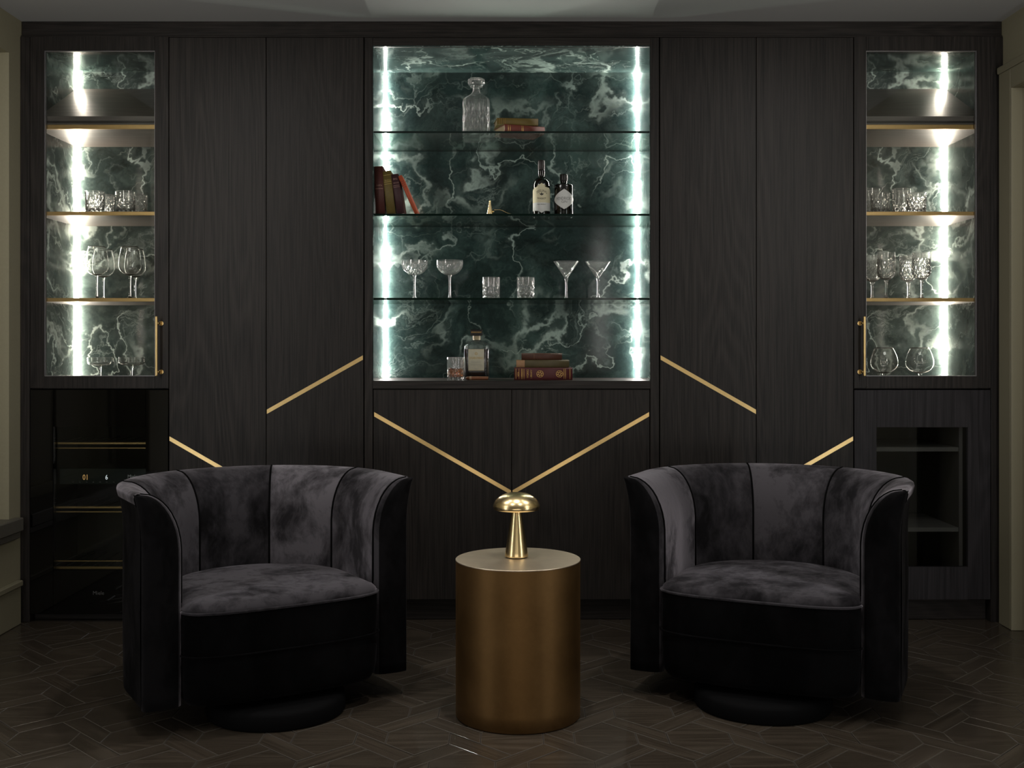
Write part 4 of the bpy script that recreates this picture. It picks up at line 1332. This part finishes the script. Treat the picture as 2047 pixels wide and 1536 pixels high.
# top shelf pair
D_ = 4.915; s_ = F / D_
GT = 'books lying on the top glass shelf'
Tr = 15.5 / s_
book('faded red book lying under the mustard book on the top glass shelf', 86 / s_, Tr, .14, red, (PX(1009, D_), YW(D_) - .005, ZS1 + .0002), (0, 0, R(20)), group=GT,
     lines=[(x / s_, (x + .9) / s_) for x in (7, 11, 36, 39)], gild=M['ink_gilt'])
book('mustard green book resting on the faded red book', 84 / s_, 14 / s_, .135, mustard, (PX(993, D_), YW(D_) + .014, ZS1 + Tr + .0012), (0, 0, R(7)), group=GT,
     lines=[(x / s_, (x + .8) / s_) for x in (5, 9, 14, 17)], gild=simple('dull gilt', (.30, .17, .03), .5))
# four standing, leaning books
GU = 'books leaning in the corner of the middle glass shelf'
def standing(label, px_r, D_, Hpx, Tpx, W_, lean, mat, **k):
    s_ = F / D_; T_ = Tpx / s_; a = R(lean)
    return book(label, Hpx / s_, T_, W_, mat, (PX(px_r, D_), YW(D_), ZS2 + T_ * math.sin(a) + .0003), (0, -(PI / 2 + a), 0), group=GU, **k)
D_ = 4.925; s_ = F / D_
standing('dark red leather book, tallest, against the niche side', 769.5, D_, 96, 18.5, .13, 2.6, dred, lines=[(51 / s_, 51.7 / s_)], titles=[('PLAYS', 58 / s_, 9 / s_, 11 / s_, True, 1.0)], gild=simple('pale tooling', (.35, .2, .15), .5))
standing('ochre gilt-patterned book second in the leaning row', 790.5, D_, 86.5, 17.2, .13, 6.2, ochre, lines=[(x / s_, (x + .8) / s_) for x in (60, 64, 78)], titles=[('POEMS', 68 / s_, 8.5 / s_, 12 / s_, True, 1.2)], gild=simple('bright gilt', (.40, .28, .07), .45))
standing('wine coloured book third in the leaning row', 808.5, D_, 80.5, 15, .125, 9.0, wine, lines=[(x / s_, (x + .7) / s_) for x in (54, 57)], titles=[('THE', 71 / s_, 7.5 / s_, 9 / s_, True, 1.0), ('BOOK', 63 / s_, 7.5 / s_, 11 / s_, True, 1.0)], gild=simple('faded tooling', (.30, .17, .14), .5))
standing('thin orange book leaning steeply at the end of the row', 836.5, D_, 83, 8.2, .12, 23.8, orange, lines=[(x / s_, (x + .7) / s_) for x in (58, 62, 66, 70)], gild=simple('dark tooling', (.12, .02, .01), .5))

# ---- candle snuffer
D_ = 4.96; s_ = F / D_
sn = thing('candle_snuffer', 'brass candle snuffer with a long thin handle beside the whiskey bottle', 'snuffer', (PX(979.5, D_), YW(D_), ZS2))
m = MB(); m.lathe([(.0142, 0), (.0146, .001), (.0138, .006), (.0090, .030), (.0052, .050), (.0036, .058), (.0042, .061), (.0044, .064), (.0030, .067), (0, .068), (0, .0655)], 32); m.lathe([(.0132, .0), (.0128, .006), (.006, .036), (0, .04)], 32)
part('bell', m, M['brass_lamp'], sn, local=True)
m = MB(); m.lathe([(0, -.0045), (.0032, -.0032), (.0045, 0), (.0032, .0032), (0, .0045)], 14, c=(.0150, 0, .017)); m.tube([(.009, 0, .019), (.017, 0, .018)], .0022, 8); part('hinge', m, M['brass_lamp'], sn, local=True)
hp = [(985.5 + 2.5, 417.6), (992, 417.2), (999, 417), (1004, 418.5), (1010, 421.5), (1018, 424.8), (1024, 425.6), (1050, 426), (1080, 426.2), (1105, 426.3)]
m = MB().tube([((x - 979.5) / s_, .0 + .0006 * (x - 985) * .3, max(.0024, (429.0 - y) / s_ - .001)) for x, y in hp], [.0014, .0014, .0015, .0016, .0017, .0018, .0020, .0022, .0023, .0018], 8)
part('handle', m, M['brass_lamp'], sn, local=True)
